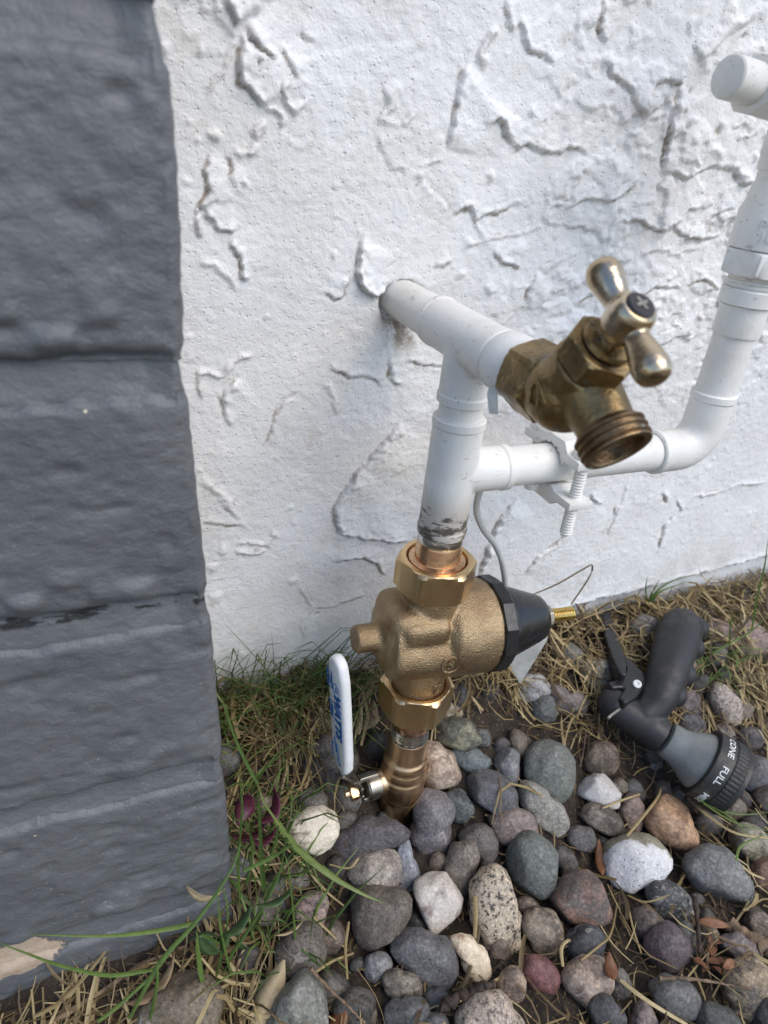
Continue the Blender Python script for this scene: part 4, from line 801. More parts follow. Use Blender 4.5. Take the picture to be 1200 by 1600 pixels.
# raised cast mark on the left cheek: triangle over an angular hook
FM = frame(BC+Vector((-.0146, -.0030, .0006)), (-1, -.22, .06), (0, -.9, -.45))
mb = MB()
def stroke(mb, a, b, w=.0007, h=.0013, mtx=FM):
    a = Vector(a+(0,)); b = Vector(b+(0,)); d = b-a; c = (a+b)/2
    mb.box((0, 0, 0), (d.length+w, w, h), mtx @ Matrix.Translation(c) @ Matrix.Rotation(math.atan2(d.y, d.x), 4, 'Z'), .0002)
for a, b in (((-.0045, .0042), (.0050, .0008)), ((-.0045, .0042), (.0005, .0002)), ((.0005, .0002), (.0050, .0008)), ((-.0035, -.0012), (-.0005, -.0050)), ((-.0035, -.0012), (-.0045, .0010)), ((-.0005, -.0050), (.0030, -.0030)), ((.0030, -.0030), (.0010, -.0008))): stroke(mb, a, b)
mb.build('cast_mark', 'aged', bib)
mb = MB(); mb.prism([(-.003, -.004), (.0005, -.0055), (.002, -.001), (.0035, .004), (.001, .0075), (-.0015, .004)], -.0003, .0003, frame((-.0128, -.0455, .3275), (-.8, -.5, .2), (.3, -.6, .5)), .0001); mb.build('thread_tape', 'tape', bib)

# ---------------------------------------------------------------- pressure regulator
prv = empty('pressure_regulator', (0, 0, .12), 'bronze pressure regulator with black bell and two brass union nuts', 'valve')
AX = Vector((1, -.030, -.062)).normalized(); AC = Vector((0, 0, .1660)); FA = frame(AC, AX, (0, 0, 1))      # local z runs along the bell
mb = MB()
mb.lathe([(.0235, .0060), (.0278, .0095), (.0288, .0135), (.0290, .0370), (.0284, .0378)], FA)
mb.lathe([(.0215, -.0270), (.0215, .0100)], FA)
mb.lathe([(.0140, -.0275), (.0158, -.0245), (.0158, .0100)], FA @ Matrix.Translation((-.0062, .0098, 0)))
mb.box((.004, -.001, -.0120), (.0400, .0380, .0360), FA, .009)
mb.ball((0, 0, -.022), (.0225, .0205, .0110), FA)
mb.lathe([(.0076, -.0455), (.0084, -.0440), (.0084, -.034), (.0105, -.030), (.0110, -.02)], FA)
mb.box((.0115, .0120, -.0095), (.0170, .0180, .0300), FA, .0055)
cyl(mb, (0, 0, .118), UP, .086, .0165)
mb.fuse('body', 'cast', prv, .0010, 10)
mb = MB(); mb.polar([(.0280, .0376), (.0306, .0383), (.0306, .0455), (.0288, .0466), (.02, .0466)], lambda a, r, z: min(r, .0292/math.cos(((a) % (math.pi/6))-math.pi/12)), FA, 96); mb.build('bell_flange', 'blackp', prv, 20)
mb = MB(); mb.lathe([(.0240, .0464), (.0244, .0474), (.0230, .0535), (.0158, .0760), (.0142, .0798), (.0122, .0815), (.004, .0817)], FA, 72); mb.build('bell_housing', 'blackp', prv)
mb = MB(); mb.nut(6, .0066, .0815, .0882, FA, rot=.4); mb.build('lock_nut', 'steel', prv, 25)
prof = [(.0040, .087)]
for k in range(15): z0 = .0884+.00125*k; prof += [(.0039, z0), (.0045, z0+.0005), (.0039, z0+.0011)]
prof += [(.0036, .1074), (.0025, .1079)]
mb = MB(); mb.lathe(prof, FA, 32); mb.build('adjusting_screw', 'gold', prv, 60)
def union(name, z0, z1, hole, rot, flip):
    mb = MB(); mb.nut(6, .0205, z0, z1, None, rot=rot, hole=hole); return mb.build(name, 'brass', prv, 22)
union('union_nut', .1990, .2185, .0163, .30, False); union('union_nut', .1050, .1270, .0170, .42, True)
mb = MB(); mb.lathe([(.0162, .2165), (.0160, .2180), (.0145, .2186), (.0131, .2190), (.0129, .2195), (.0127, .2285), (.0121, .2300)], None, 64); mb.build('tail_piece', 'copper', prv)
mb = MB(); mb.lathe([(.0122, .2296), (.0127, .2304), (.0126, .2330), (.0121, .2352), (.0117, .2375)], None, 64); mb.build('solder_ring', 'solder', prv)
mb = MB(); mb.lathe([(.0118, .0890), (.0124, .0900), (.0131, .1040), (.0131, .1065)], None, 64); mb.build('tail_piece', 'copper', prv)
# raised cast marks on the front of the body
FMK = frame(AC+FA.to_3x3() @ Vector((-.0055, -.0238, .0100)), FA.to_3x3() @ Vector((-.02, -1, 0)), AX)
FMK = frame(AC+Vector((.004, -.0262, -.005)), (-.12, -1, .12), (1, 0, -.05))
mb = MB(); pts = [(.0052*math.cos(a), .0052*math.sin(a), 0) for a in np.linspace(0, 2*math.pi, 33)]; mb.tube([tuple(FMK @ Vector(p)) for p in pts], .0006, 6, False)
V, F = text_mesh('S', .0082, .0007, .0002); mb.add([FMK @ Vector(v) for v in V], F); mb.build('cast_mark', 'cast', prv)
FM2 = frame((.0045, -.0168, .1340), (.05, -1, .05), (1, 0, 0)); mb = MB()
for a, b in (((-.002, -.004), (.002, .003)), ((.002, .003), (-.0025, .0022)), ((.002, .003), (.0022, -.002))): stroke(mb, a, b, .0008, .0014, FM2)
mb.build('arrow_mark', 'cast', prv)
tg = [at(*p, 1, yy) for p, yy in zip([(850, 950), (860, 972), (855, 1000), (842, 1022), (813, 1069), (803, 1052), (794, 1034), (815, 1008), (835, 975)], [.006, .003, .0, -.003, -.006, -.004, -.002, .002, .006])]
nrm = Vector((-.25, -.75, .55)).normalized(); mb = MB(); V = [tuple(p) for p in tg]+[tuple(p-nrm*.0006) for p in tg]; k = len(tg)
mb.add(V, [tuple(range(k)), tuple(range(k, 2*k))[::-1]]+[(i, (i+1) % k, k+(i+1) % k, k+i) for i in range(k)]); mb.build('metal_tag', 'tagm', prv)

# ---------------------------------------------------------------- ball valve
bv = empty('ball_valve', (0, 0, -.01), 'brass ball valve at the soil with white coated lever turned up', 'valve')
mb = MB(); mb.lathe([(.0112, -.004), (.0130, -.0035), (.0131, .008), (.0136, .016), (.0150, .022), (.0156, .026), (.0152, .0275), (.0158, .030), (.0160, .040), (.0157, .0445), (.0148, .0460), (.0149, .0475), (.0153, .0490), (.0152, .0525), (.0144, .0540), (.0145, .0560), (.0148, .0575), (.0146, .0600), (.0130, .0625), (.0129, .0790), (.0122, .0802), (.0115, .0802)], None, 72); cyl(mb, (0, 0, .040), (-1, 0, 0), .0185, .0085); mb.fuse('body', 'valve', bv, .0007, 3)
mb = MB(); mb.lathe([(.0126, .0796), (.0131, .0805), (.0129, .0835), (.0123, .0862), (.0119, .0890)], None, 64); mb.build('solder_ring', 'solder', bv)
mb = MB(); mb.lathe([(.0119, .0880), (.0121, .0885), (.0121, .0930)], None, 56); mb.build('pipe_collar', 'steel', bv)
mb = MB(); mb.lathe([(.0122, -.012), (.0128, -.008), (.0129, -.0045), (.0122, -.0030)], None, 56); mb.build('solder_ring', 'solder', bv)
mb = MB(); cyl(mb, (0, 0, -.10), UP, .10, R1); mb.build('copper_pipe', 'copper', bv)
FS = frame((0, 0, .040), Vector((-1, -.05, 0)), (0, 0, 1))
mb = MB(); mb.lathe([(.0082, .018), (.0086, .0185), (.0086, .0265), (.0074, .028)], FS, 40); st_ = mb.build('stem_housing', 'steel', bv)
for a in (0, math.pi): mb = MB(); mb.box((.0078*math.cos(a), .0078*math.sin(a), .0255), (.0035, .006, .0135), FS @ Matrix.Rotation(.3, 4, 'Z'), .0005); mb.build('stop_lug', 'steel', bv)
mb = MB(); mb.nut(6, .0058, .0345, .0400, FS, rot=.2); mb.lathe([(.0034, .040), (.0034, .0428), (.0028, .0434)], FS, 24); mb.build('stem_nut', 'valve', bv, 25)
# lever: bent steel strip from the stem, then a white coated blade standing up
mb = MB(); LX = -.0335
path = [(-.0310, -.001, .0345), (-.0318, -.001, .0400), (-.0328, -.001, .0470), (-.0390, -.002, .0560), (-.0480, -.003, .0660)]
for i in range(len(path)-1):
    a, b = Vector(path[i]), Vector(path[i+1]); d = (b-a); mb.box((0, 0, d.length/2), (.0135-.0005*i, .0020, d.length+.0012), frame(a, d, (0, 1, 0)), .0004)
mb.build('lever_strip', 'steel', bv)
LB = Vector((-.0455, -.003, .0660)); LT = Vector((-.0560, -.004, .1630)); LDIR = (LT-LB).normalized(); LN = Vector((-1, -.14, -.10)); FL = frame(LB, LDIR, (-.16, .98, 0))
LL = (LT-LB).length
pts = [(-.0048, 0), (.0048, 0), (.0080, .006), (.0092, .018), (.0092, LL*.6), (.0086, LL*.86), (.0062, LL*.97), (.0025, LL), (-.0025, LL), (-.0062, LL*.97), (-.0086, LL*.86), (-.0092, LL*.6), (-.0092, .018), (-.0080, .006)]
FLV = Matrix((FL.to_3x3().col[0], FL.to_3x3().col[2], -FL.to_3x3().col[1])).transposed().to_4x4(); FLV.translation = LB
mb = MB(); mb.prism(pts, -.0034, .0034, FLV, .0022); lever = mb.build('lever', 'vinyl', bv, 60)
outz = 1 if (FLV.to_3x3().col[2].x < 0) else -1
def on_lever(s, size, u, w, rot, ext=.00012, bold=0.0, mat='blue', sx=1.0):
    V, F = text_mesh(s, size, ext, bold); c, s_ = math.cos(rot), math.sin(rot); V2 = []
    for v in V:
        x, y = v.x*sx, v.y; V2.append(FLV @ Vector((w+(x*c-y*s_)*(outz), u+x*s_+y*c, outz*(.0035+v.z+.0001))))
    return MB().add(V2, F).build('lettering', mat, lever)
RD = -math.pi/2
on_lever('WATTS', .0100, LL*.53, -.0022, RD, bold=.0006, sx=1.12)
on_lever('LFFBV', .0056, LL*.55, .0056, RD, bold=.0002)
on_lever('CSA', .0040, LL*.80, .0050, RD); on_lever('UL', .0040, LL*.76, -.0018, RD)
mb = MB()
def lev(p): return tuple(FLV @ Vector((p[0], p[1], outz*.0036)))
mb.tube([lev((-.0018+.0036*math.cos(a)*1.0, LL*.76+.0052*math.sin(a))) for a in np.linspace(0, 2*math.pi, 25)], .00025, 5, False)
mb.build('lever_mark', 'blue', lever)
for q in ([(.0080, LL*.74), (.0080, LL*.87), (.0026, LL*.87), (.0026, LL*.74), (.0080, LL*.74)], [(.0070, LL*.09), (.0078, LL*.22), (.0050, LL*.22)], [(.0018, LL*.18), (.0034, LL*.31)], [(-.0010, LL*.09), (.0010, LL*.26)], [(-.0010, LL*.09), (-.0035, LL*.10)]):
    MB().tube([lev(p) for p in q], .00035, 5).build('lever_mark', 'blue', lever)


# ---------------------------------------------------------------- earth clamp and wire
clamp = empty('pipe_clamp', (.070, 0, .285), 'white painted earthing clamp with long bolt gripping the branch pipe', 'clamp')
def ydir(prof, x0, x1, name, bev=.0006):      # profile in (y, z) extruded along x
    mtx = Matrix(((0, 0, 1, 0), (1, 0, 0, 0), (0, 1, 0, 0), (0, 0, 0, 1)))
    mb = MB(); mb.prism(prof, x0, x1, mtx, bev); return mb
zc = ZL
up_prof = [(-.0255, zc+.0065), (-.0135, zc+.0065), (-.0118, zc+.0035), (-.0108, zc+.0062), (-.0092, zc+.0072), (-.0086, zc+.0098), (-.0064, zc+.0100), (-.0055, zc+.0118), (-.003, zc+.0112), (0, zc+.0125), (.003, zc+.0112), (.0055, zc+.0118), (.0064, zc+.0100), (.0086, zc+.0098), (.0092, zc+.0072), (.0135, zc+.0065), (.0255, zc+.0065), (.0255, zc+.0115), (.0150, zc+.0120), (.0105, zc+.0175), (-.0105, zc+.0175), (-.0150, zc+.0120), (-.0255, zc+.0115)]
ydir(up_prof, .0600, .0750, 'u').build('upper_jaw', 'paint', clamp, 30)
lo_prof = [(-.0265, zc-.0120), (-.0265, zc-.0165), (-.0150, zc-.0170), (-.0105, zc-.0205), (.0105, zc-.0205), (.0150, zc-.0170), (.0265, zc-.0165), (.0265, zc-.0120), (.0120, zc-.0120), (.0086, zc-.0098), (.0064, zc-.0100), (.0055, zc-.0118), (.003, zc-.0112), (0, zc-.0125), (-.003, zc-.0112), (-.0055, zc-.0118), (-.0064, zc-.0100), (-.0086, zc-.0098), (-.0120, zc-.0120)]
ydir(lo_prof, .0600, .0750, 'l').build('lower_jaw', 'paint', clamp, 30)
for yb, zl in ((-.0205, .042), (.0205, .016)):
    prof = [(.0028, 0)]; nthr = int(zl/.0017)
    for k in range(nthr): prof += [(.0026, .0017*k), (.0035, .0017*k+.0007), (.0035, .0017*k+.0009), (.0026, .0017*k+.0016)]
    prof += [(.0026, zl), (.0020, zl+.0004)]
    mb = MB(); mb.lathe(prof, frame((.0675, yb, zc+.0060), (0, 0, -1)), 24); mb.lathe([(.0062, .0115), (.0066, .0122), (.0060, .0150), (.0030, .0160)], frame((.0675, yb, zc), UP), 32); mb.build('bolt', 'paint', clamp, 50)
mb = MB(); mb.lathe([(.0012, 0), (.0046, .0055), (.0048, .007), (.0048, .0235), (.0042, .0240)], frame((.0520, .0045, zc+.0212), RT), 6); mb.build('wire_lug', 'paint', clamp, 25)
mb = MB(); mb.ball((.0655, .010, zc+.0215), (.0060, .0060, .0050)); mb.build('screw_head', 'paint', clamp)
mb = MB(); mb.lathe([(.0042, 0), (.0045, .0010), (.0035, .0042), (.0015, .0050)], frame((.0545, .002, zc-.0120), (0, 0, -1)), 24); mb.build('drain_nub', 'paint', clamp)
wp = [at(762, 742, 1, .020), at(748, 772, 1, .022), at(745, 800, 1, .024), at(756, 828, 1, .026), at(773, 850, 1, .028), at(785, 880, 1, .030), at(790, 920, 1, .032), at(792, 975, 1, .036), at(790, 1040, 1, .046)]
wp = catmull([tuple(p) for p in wp], 50)
tag(MB().tube(wp, .0021, 12).build('earth_wire', 'wire'), 'thin pale grey wire curving down the wall behind the regulator', 'wire')

# ---------------------------------------------------------------- hose nozzle
noz = empty('hose_nozzle', at(1010, 1130, 2, .03), 'black and grey hose spray nozzle lying on the stones', 'nozzle')
J = at(981, 1115, 2, .056); N1 = at(1049, 1153, 2, .048); N2 = at(1101, 1190.5, 2, .040); N3 = at(1142, 1220, 2, .033)
NA = (N3-J).normalized(); FN = frame(J, NA, (0, 0, 1))
def along(p): return (p-J).dot(NA)
l1, l2, l3 = along(N1), along(N2), along(N3)
gp = [at(1066, 968, 2, .084), at(1064, 982, 2, .084), at(1058, 1000, 2, .083), at(1051, 1022, 2, .081), at(1045, 1045, 2, .078), at(1038, 1066, 2, .074), at(1031, 1086, 2, .069), at(1020, 1102, 2, .063), at(1002, 1118, 2, .057)]
gpts = catmull([tuple(p) for p in gp], 40); rr = np.interp(np.linspace(0, 1, 40), [0, .03, .10, .25, .5, .75, 1], [.008, .0140, .0170, .0178, .0158, .0135, .0122])
mb = MB(); mb.tube(gpts, list(rr), 24)
side = (CAM_X*.94+CAM_D*.25).normalized()
for f_, rad in ((.08, .0105), (.30, .0098), (.52, .0098), (.73, .0090)):        # finger swells along the right side
    i = int(f_*39); c = Vector(gpts[i])+side*(rr[i]*.78); mb.ball(tuple(c), rad)
cyl(mb, J-NA*.014, NA, l1+.008, .0128)
mb.ball(tuple(J-NA*.012), .0125)
grip = mb.fuse('grip', 'rubber', noz, .0011, 7)
for f_ in (.36, .60):                       # raised oval rings moulded on the grip
    i = int(f_*39); c = Vector(gpts[i]); up = (CAM_LOC-c).normalized()
    ctr = c+up*(rr[i]*.99)+side*.004; u = (Vector(gpts[i+1])-Vector(gpts[i-1])).normalized(); v = up.cross(u)
    MB().tube([tuple(ctr+u*.0075*math.cos(a)+v*.0085*math.sin(a)-up*.0022*abs(math.sin(a))) for a in np.linspace(.3, 5.2, 26)], .0006, 6).build('grip_ridge', 'rubber', grip)
mb = MB(); mb.lathe([(.0110, l1-.004), (.0128, l1-.003), (.0136, l1-.001), (.0140, l1+.006), (.0160, l1+.011), (.0205, l1+.020), (.0240, l1+.030), (.0256, l2-.002), (.0258, l2+.001), (.02, l2+.002)], FN, 72); mb.build('spray_head', 'greyp', noz)
def knurl(a, r, z): return r*(1-.016*max(0, math.cos(a*48))*(1 if l2+.010 < z < l3-.003 else 0))
mb = MB(); mb.polar([(.0248, l2-.003), (.0264, l2-.0022), (.0268, l2), (.0268, l2+.0095), (.0266, l2+.0100), (.0274, l2+.0105), (.0278, l2+.014), (.0276, l3-.0035), (.0278, l3-.003), (.0276, l3), (.0262, l3+.0006), (.0246, l3), (.0240, l3-.006), (.002, l3-.007)], knurl, FN, 192); dial = mb.build('dial', 'dial', noz, 30)
mb = MB()
for k in range(9):
    a = 2*math.pi*k/9; mb.lathe([(.0052, l3-.0075), (.0052, l3-.003), (.0035, l3-.003), (.0030, l3-.006)], FN @ Matrix.Translation((.0165*math.cos(a), .0165*math.sin(a), 0)), 16)
mb.build('spray_jets', 'blackp', dial)
F3 = FN.to_3x3(); mid = J+NA*(l2+.005); tocam = F3.inverted() @ (CAM_LOC-mid); a0 = math.atan2(tocam.y, tocam.x)
tan0 = F3 @ Vector((-math.sin(a0), math.cos(a0), 0)); dirn = 1 if tan0.dot(CAM_D) > 0 else -1
for tx, da in (('CONE', -50), ('FULL', 2), ('MIST', 54)):
    V, F = text_mesh(tx, .0060, .00008, .00008); V2 = []
    for v in V:
        a = a0+dirn*(math.radians(da)+v.x*1.15/.0268); r = .02695+v.z; V2.append(FN @ Vector((r*math.cos(a), r*math.sin(a), l2+.0050+v.y*1.05)))
    MB().add(V2, F).build('dial_lettering', 'print', dial)
# trigger: flat black lever with web, lying left of the grip
def z5(pts, z): return [at(860+a/3.53, 900+b/3.53, 2, z) for a, b in pts]
def plate(name, pts, z, h, mat, parent, bev=.001):
    P = z5(pts, z); mb = MB(); mb.prism([(p.x, p.y) for p in P][::-1], z-h/2, z+h/2, None, bev); return mb.fuse(name, mat, parent, .0008, 5)
plate('trigger', [(275, 225), (300, 212), (330, 222), (342, 300), (385, 430), (412, 520), (408, 580), (375, 575), (330, 480), (290, 360)], .074, .013, 'blackp', noz)
plate('trigger_web', [(378, 440), (430, 485), (512, 560), (528, 620), (470, 690), (400, 730), (372, 700), (398, 640), (330, 645), (308, 612), (385, 590), (412, 540)], .068, .011, 'blackp', noz)
rv = z5([(478, 597)], .0745)[0]; mb = MB(); mb.lathe([(.0032, -.002), (.0033, .0008), (.0028, .0014), (.0016, .0015), (.0013, .0006), (.0003, .0005)], frame(rv, (-.3, -.35, .9)), 24); mb.build('rivet', 'print', noz)
kb = z5([(335, 695)], .060)[0]; mb = MB(); mb.polar([(.0040, -.006), (.0046, -.005), (.0046, .004), (.0040, .005)], lambda a, r, z: r*(1-.05*(math.cos(a*20) > 0)), frame(kb, (.75, -.45, .3)), 80); mb.lathe([(.0022, .004), (.0022, .013)], frame(kb, (.75, -.45, .3)), 16); mb.build('flow_knob', 'gold', noz, 30)
cl = [tuple(p) for p in z5([(318, 785), (350, 758), (400, 722), (430, 716), (442, 730)], .066)]; MB().tube(catmull(cl, 16), .0011, 8).build('wire_clip', 'steel', noz)

# ---------------------------------------------------------------- stones
ICO = {}
for sub in (3, 4):
    bm = bmesh.new(); bmesh.ops.create_icosphere(bm, subdivisions=sub, radius=1.0); ICO[sub] = (np.array([v.co[:] for v in bm.verts]), [tuple(v.index for v in f.verts) for f in bm.faces]); bm.free()
HM = {}                                  # top surface of the stones on a 3 mm grid, for the straw lying on them
BAS = np.array([CAM_X[:], (-CAM_D)[:], (-CAM_F)[:]]).T
def stone_mesh(outline, depth, seed, sub=4, angular=.0, basis=BAS):
    D, F = ICO[sub]; O = np.array(outline); ang = np.arctan2(O[:,1], O[:,0]); rad = np.hypot(O[:,0], O[:,1]); k = np.argsort(ang); ang = ang[k]; rad = rad[k]
    A = np.concatenate([ang-2*np.pi, ang, ang+2*np.pi]); Rr = np.tile(rad, 3); fine = np.linspace(-np.pi, np.pi, 181); rf = np.interp(fine, A, Rr)
    ker = np.hanning(11); ker /= ker.sum(); rf = np.convolve(np.concatenate([rf[-31:-1], rf, rf[1:31]]), ker, 'same')[30:-30]*1.02
    th = np.arctan2(D[:,1], D[:,0]); rho = np.hypot(D[:,0], D[:,1]); e = .74 if angular else .80
    R_ = np.interp(th, fine, rf); rr = rho**e; P = np.stack([R_*rr*np.cos(th), R_*rr*np.sin(th), depth*np.sign(D[:,2])*np.abs(D[:,2])**e], -1)
    s = float(rad.mean()); rs = np.random.default_rng(seed)
    Nn = D/np.linalg.norm(D, axis=1)[:, None]
    q = P/s
    n = .22*vn3(q[:,0]*1.3+seed, q[:,1]*1.3, q[:,2]*1.3, seed)+.14*vn3(q[:,0]*3+seed, q[:,1]*3, q[:,2]*3, seed+5)+.055*vn3(q[:,0]*8, q[:,1]*8+seed, q[:,2]*8, seed+9)+.028*vn3(q[:,0]*18, q[:,1]*18+seed, q[:,2]*18, seed+11)
    P = P+Nn*(n*s)[:, None]
    for _ in range(4 if angular else 2):                # worn facets
        d = rs.normal(size=3); d[2] = abs(d[2])*1.4; d /= np.linalg.norm(d); h = P @ d; lim = h.max()*(rs.uniform(.66, .86) if angular else rs.uniform(.80, .94))
        ex = np.maximum(0, h-lim); P = P-np.outer(ex*.82, d)
    return (P @ basis.T)/1000.0, F
def note_height(W):
    ix = np.round(W[:,0]/.003).astype(int); iy = np.round(W[:,1]/.003).astype(int)
    for a, b, z in zip(ix, iy, W[:,2]):
        if z > HM.get((a, b), -1): HM[(a, b)] = z
ANG = ('facet', 'angular', 'triangular', 'wedge', 'peaked', 'squarish', 'flat', 'rock')
sid = 0
def add_stone(name, kind, c1, c2, label, loc, depth, outline, group, sub=4):
    global sid; sid += 1
    P, F = stone_mesh(outline, depth, 100+sid*13, sub, any(w in label for w in ANG))
    me = new_mesh(name, P, F); o = link(name, me, 'stone_'+kind, None, None); me.shade_smooth(); o.location = loc
    o['tone_a'] = tone(c1); o['tone_b'] = tone(c2)
    note_height(P+np.array(loc)[None, :]); return tag(o, label, 'stone', group)
def tone(c, sat=.58, gain=1.12):
    a = lin(c)[:3]; m_ = sum(a)/3
    return [min(1, gain*(m_+(v-m_)*sat)*w_) for v, w_ in zip(a, (1.05, 1.0, .92))]
for kind, c1, c2, label, loc, depth, ol in STONES:
    add_stone('river_stone', kind, c1, c2, label, [v/1000 for v in loc], depth, ol, 'loose river stones round the pipe')
def hm(x, y): return HM.get((round(x/.003), round(y/.003)), -1.0)
# small pebbles filling the gaps
rs = np.random.default_rng(4); made = 0; tries = 0
PCOL = [(92,88,84), (76,74,78), (110,98,84), (84,88,90), (66,62,60), (120,104,90)]; PNAME = ['grey', 'slate', 'tan', 'bluish', 'blackish', 'buff']
STOP = {'with', 'at', 'just', 'touching', 'in', 'front', 'beside', 'and', 'left', 'right', 'cut', 'above', 'below', 'behind', 'between', 'directly', 'under', 'wedged', 'standing', 'half', 'tucked', 'against', 'by', 'near', 'leaning', 'largest'}
def head(l):
    out = []
    for w in l.split():
        if w in STOP and len(out) > 1: break
        out.append(w)
    return ' '.join(out)
heads = [(v[4], head(v[3])) for v in STONES]; used = set()
while made < 125 and tries < 4000:
    tries += 1; x = rs.uniform(-.13, .46); y = rs.uniform(-.20, .070)
    if x*x+y*y < .018**2 or (x < -.12 and y > -.06): continue
    g = gz(x, y)
    if hm(x, y) > g+.004 or (-.02 < x < .40 and y > .055 and rs.random() < .6): continue
    if y > .01 and x < .06 and rs.random() < .55: continue
    r = rs.uniform(5.5, 12.5); n = 9; asp = rs.uniform(.6, .95); rot = rs.uniform(0, 6.28)
    ol = []
    for k in range(n):
        a = 2*math.pi*k/n; rr_ = r*rs.uniform(.85, 1.12); u, v = rr_*math.cos(a), rr_*asp*math.sin(a); ol.append((u*math.cos(rot)-v*math.sin(rot), u*math.sin(rot)+v*math.cos(rot)))
    ci = rs.integers(len(PCOL)); c = PCOL[ci]; c2 = tuple(int(v*.7) for v in c)
    nb = min(heads, key=lambda h: math.hypot(h[0][0]-x*1000, h[0][1]-y*1000)); lb = 'small %s pebble half buried beside the %s' % (PNAME[ci], nb[1])
    if lb in used: continue
    used.add(lb)
    add_stone('pebble', ['smooth', 'mottle', 'pit', 'speck'][rs.integers(4)], c, c2, lb, (x, y, g+r*.00016), r*.7, ol, 'small pebbles in the gaps between the river stones', 3); made += 1

# ---------------------------------------------------------------- straw, grass, leaves, twigs
class Blades:
    def __init__(s): s.v = []; s.f = []; s.t = []
    def blade(s, pts, w, tint, curl=.25, side=None, taper=1.0, tip=.1):
        pts = [Vector(p) for p in pts]; k = len(pts); b = len(s.v)
        for j, p in enumerate(pts):
            d = (pts[min(j+1, k-1)]-pts[max(j-1, 0)]); d = d.normalized() if d.length > 1e-9 else UP
            sd2 = (side or d.cross(UP)); sd2 = sd2-d*sd2.dot(d)
            if sd2.length < 1e-6: sd2 = d.orthogonal()
            sd2.normalize(); nn = d.cross(sd2); u = j/(k-1); ww = w*.5*(1-(1-tip)*u**2.2*taper)*(.7+.3*min(1, u*6))
            s.v += [p-sd2*ww+nn*(ww*curl*2), p, p+sd2*ww+nn*(ww*curl*2)]; s.t += [tint]*3
        for j in range(k-1):
            a = b+3*j; s.f += [(a, a+1, a+4, a+3), (a+1, a+2, a+5, a+4)]
    def build(s, name, mat, parent=None):
        me = new_mesh(name, s.v, s.f); a_ = me.attributes.new('tint', 'FLOAT', 'POINT'); a_.data.foreach_set('value', np.array(s.t, np.float32))
        o = link(name, me, mat, parent, None); me.shade_smooth()
        if parent: o.matrix_parent_inverse = parent.matrix_world.inverted()
        return o
rs = np.random.default_rng(21); B = Blades(); cnt = 0
def dens(x, y):
    d = .07
    if y > .0: d = .35
    if y > .028: d = .8
    if x > .16 and y > -.03: d = max(d, .6)
    if x < -.085 and y < .0: d = max(d, .55)
    if x < -.15 and y > -.09: d = .8
    if x > .08 and y < -.08: d = max(d, .11)
    if y < -.22 or x > .5: d = max(d, .22)
    if math.hypot(x, y) < .035: d *= .08
    if -.07 < x < .05 and -.08 < y < .0: d *= .35
    return d
while cnt < 16000:
    x = rs.uniform(-.30, .85); y = rs.uniform(-.36, .079)
    if x < -.125 and y > -.048: continue
    if rs.random() > dens(x, y)*min(1.3, max(.25, .70+2.0*float(vn2(np.array([x*38]), np.array([y*38]), 909)[0]))): continue
    cnt += 1; a = rs.uniform(0, 2*math.pi); l = rs.gamma(5, .0052)+.006
    lift = rs.uniform(0, .010) + (rs.uniform(0, .012) if y > .02 else 0); ontop = rs.random() < .03
    cu = rs.normal(0, .55); pts = []; slope = rs.normal(0, .16); n = 5
    for j in range(n):
        u = j/(n-1)-.5; aa = a+cu*u; px = x+math.cos(aa)*l*u; py = min(y+math.sin(aa)*l*u, .0815)
        gz_ = gz(px, py); z = gz_+.002+lift+slope*l*u
        if ontop: z = max(z, hm(px, py)+.0012, hm(px+.003, py)+.0006, hm(px, py+.003)+.0006)
        pts.append((px, py, max(z, gz_+.0008)))
    if not ontop and sum(hm(p_[0], p_[1]) > p_[2]+.001 for p_ in pts) >= 2 and rs.random() < .8: continue
    B.blade(pts, rs.choice([rs.uniform(.0005, .0013), rs.uniform(.0014, .0030)], p=[.72, .28]), float(np.clip(rs.beta(1.2, 1.4), 0, 1)), rs.uniform(-.3, .4), None, 1.0, rs.choice([.15, .6]))
tag(B.build('straw_litter', 'straw'), 'dry yellow straw scattered over the soil between the stones', 'straw', kind='stuff')
rs = np.random.default_rng(77); B = Blades(); cnt = 0          # dark chaff and root threads in the soil
while cnt < 8500:
    x = rs.uniform(-.30, .85); y = rs.uniform(-.36, .078); cnt += 1
    a = rs.uniform(0, 6.28); l = rs.uniform(.004, .016); z = gz(x, y)+rs.uniform(.0005, .004)
    B.blade([(x, y, z), (x+math.cos(a)*l*.5, y+math.sin(a)*l*.5, z+rs.uniform(-.001, .003)), (x+math.cos(a+.4)*l, min(.08, y+math.sin(a+.4)*l), z+rs.uniform(-.001, .002))], rs.uniform(.0008, .0026), float(rs.uniform(0, .45)), .2)
tag(B.build('dark_chaff', 'straw'), 'dark crumbly chaff covering the soil', 'chaff', kind='stuff')

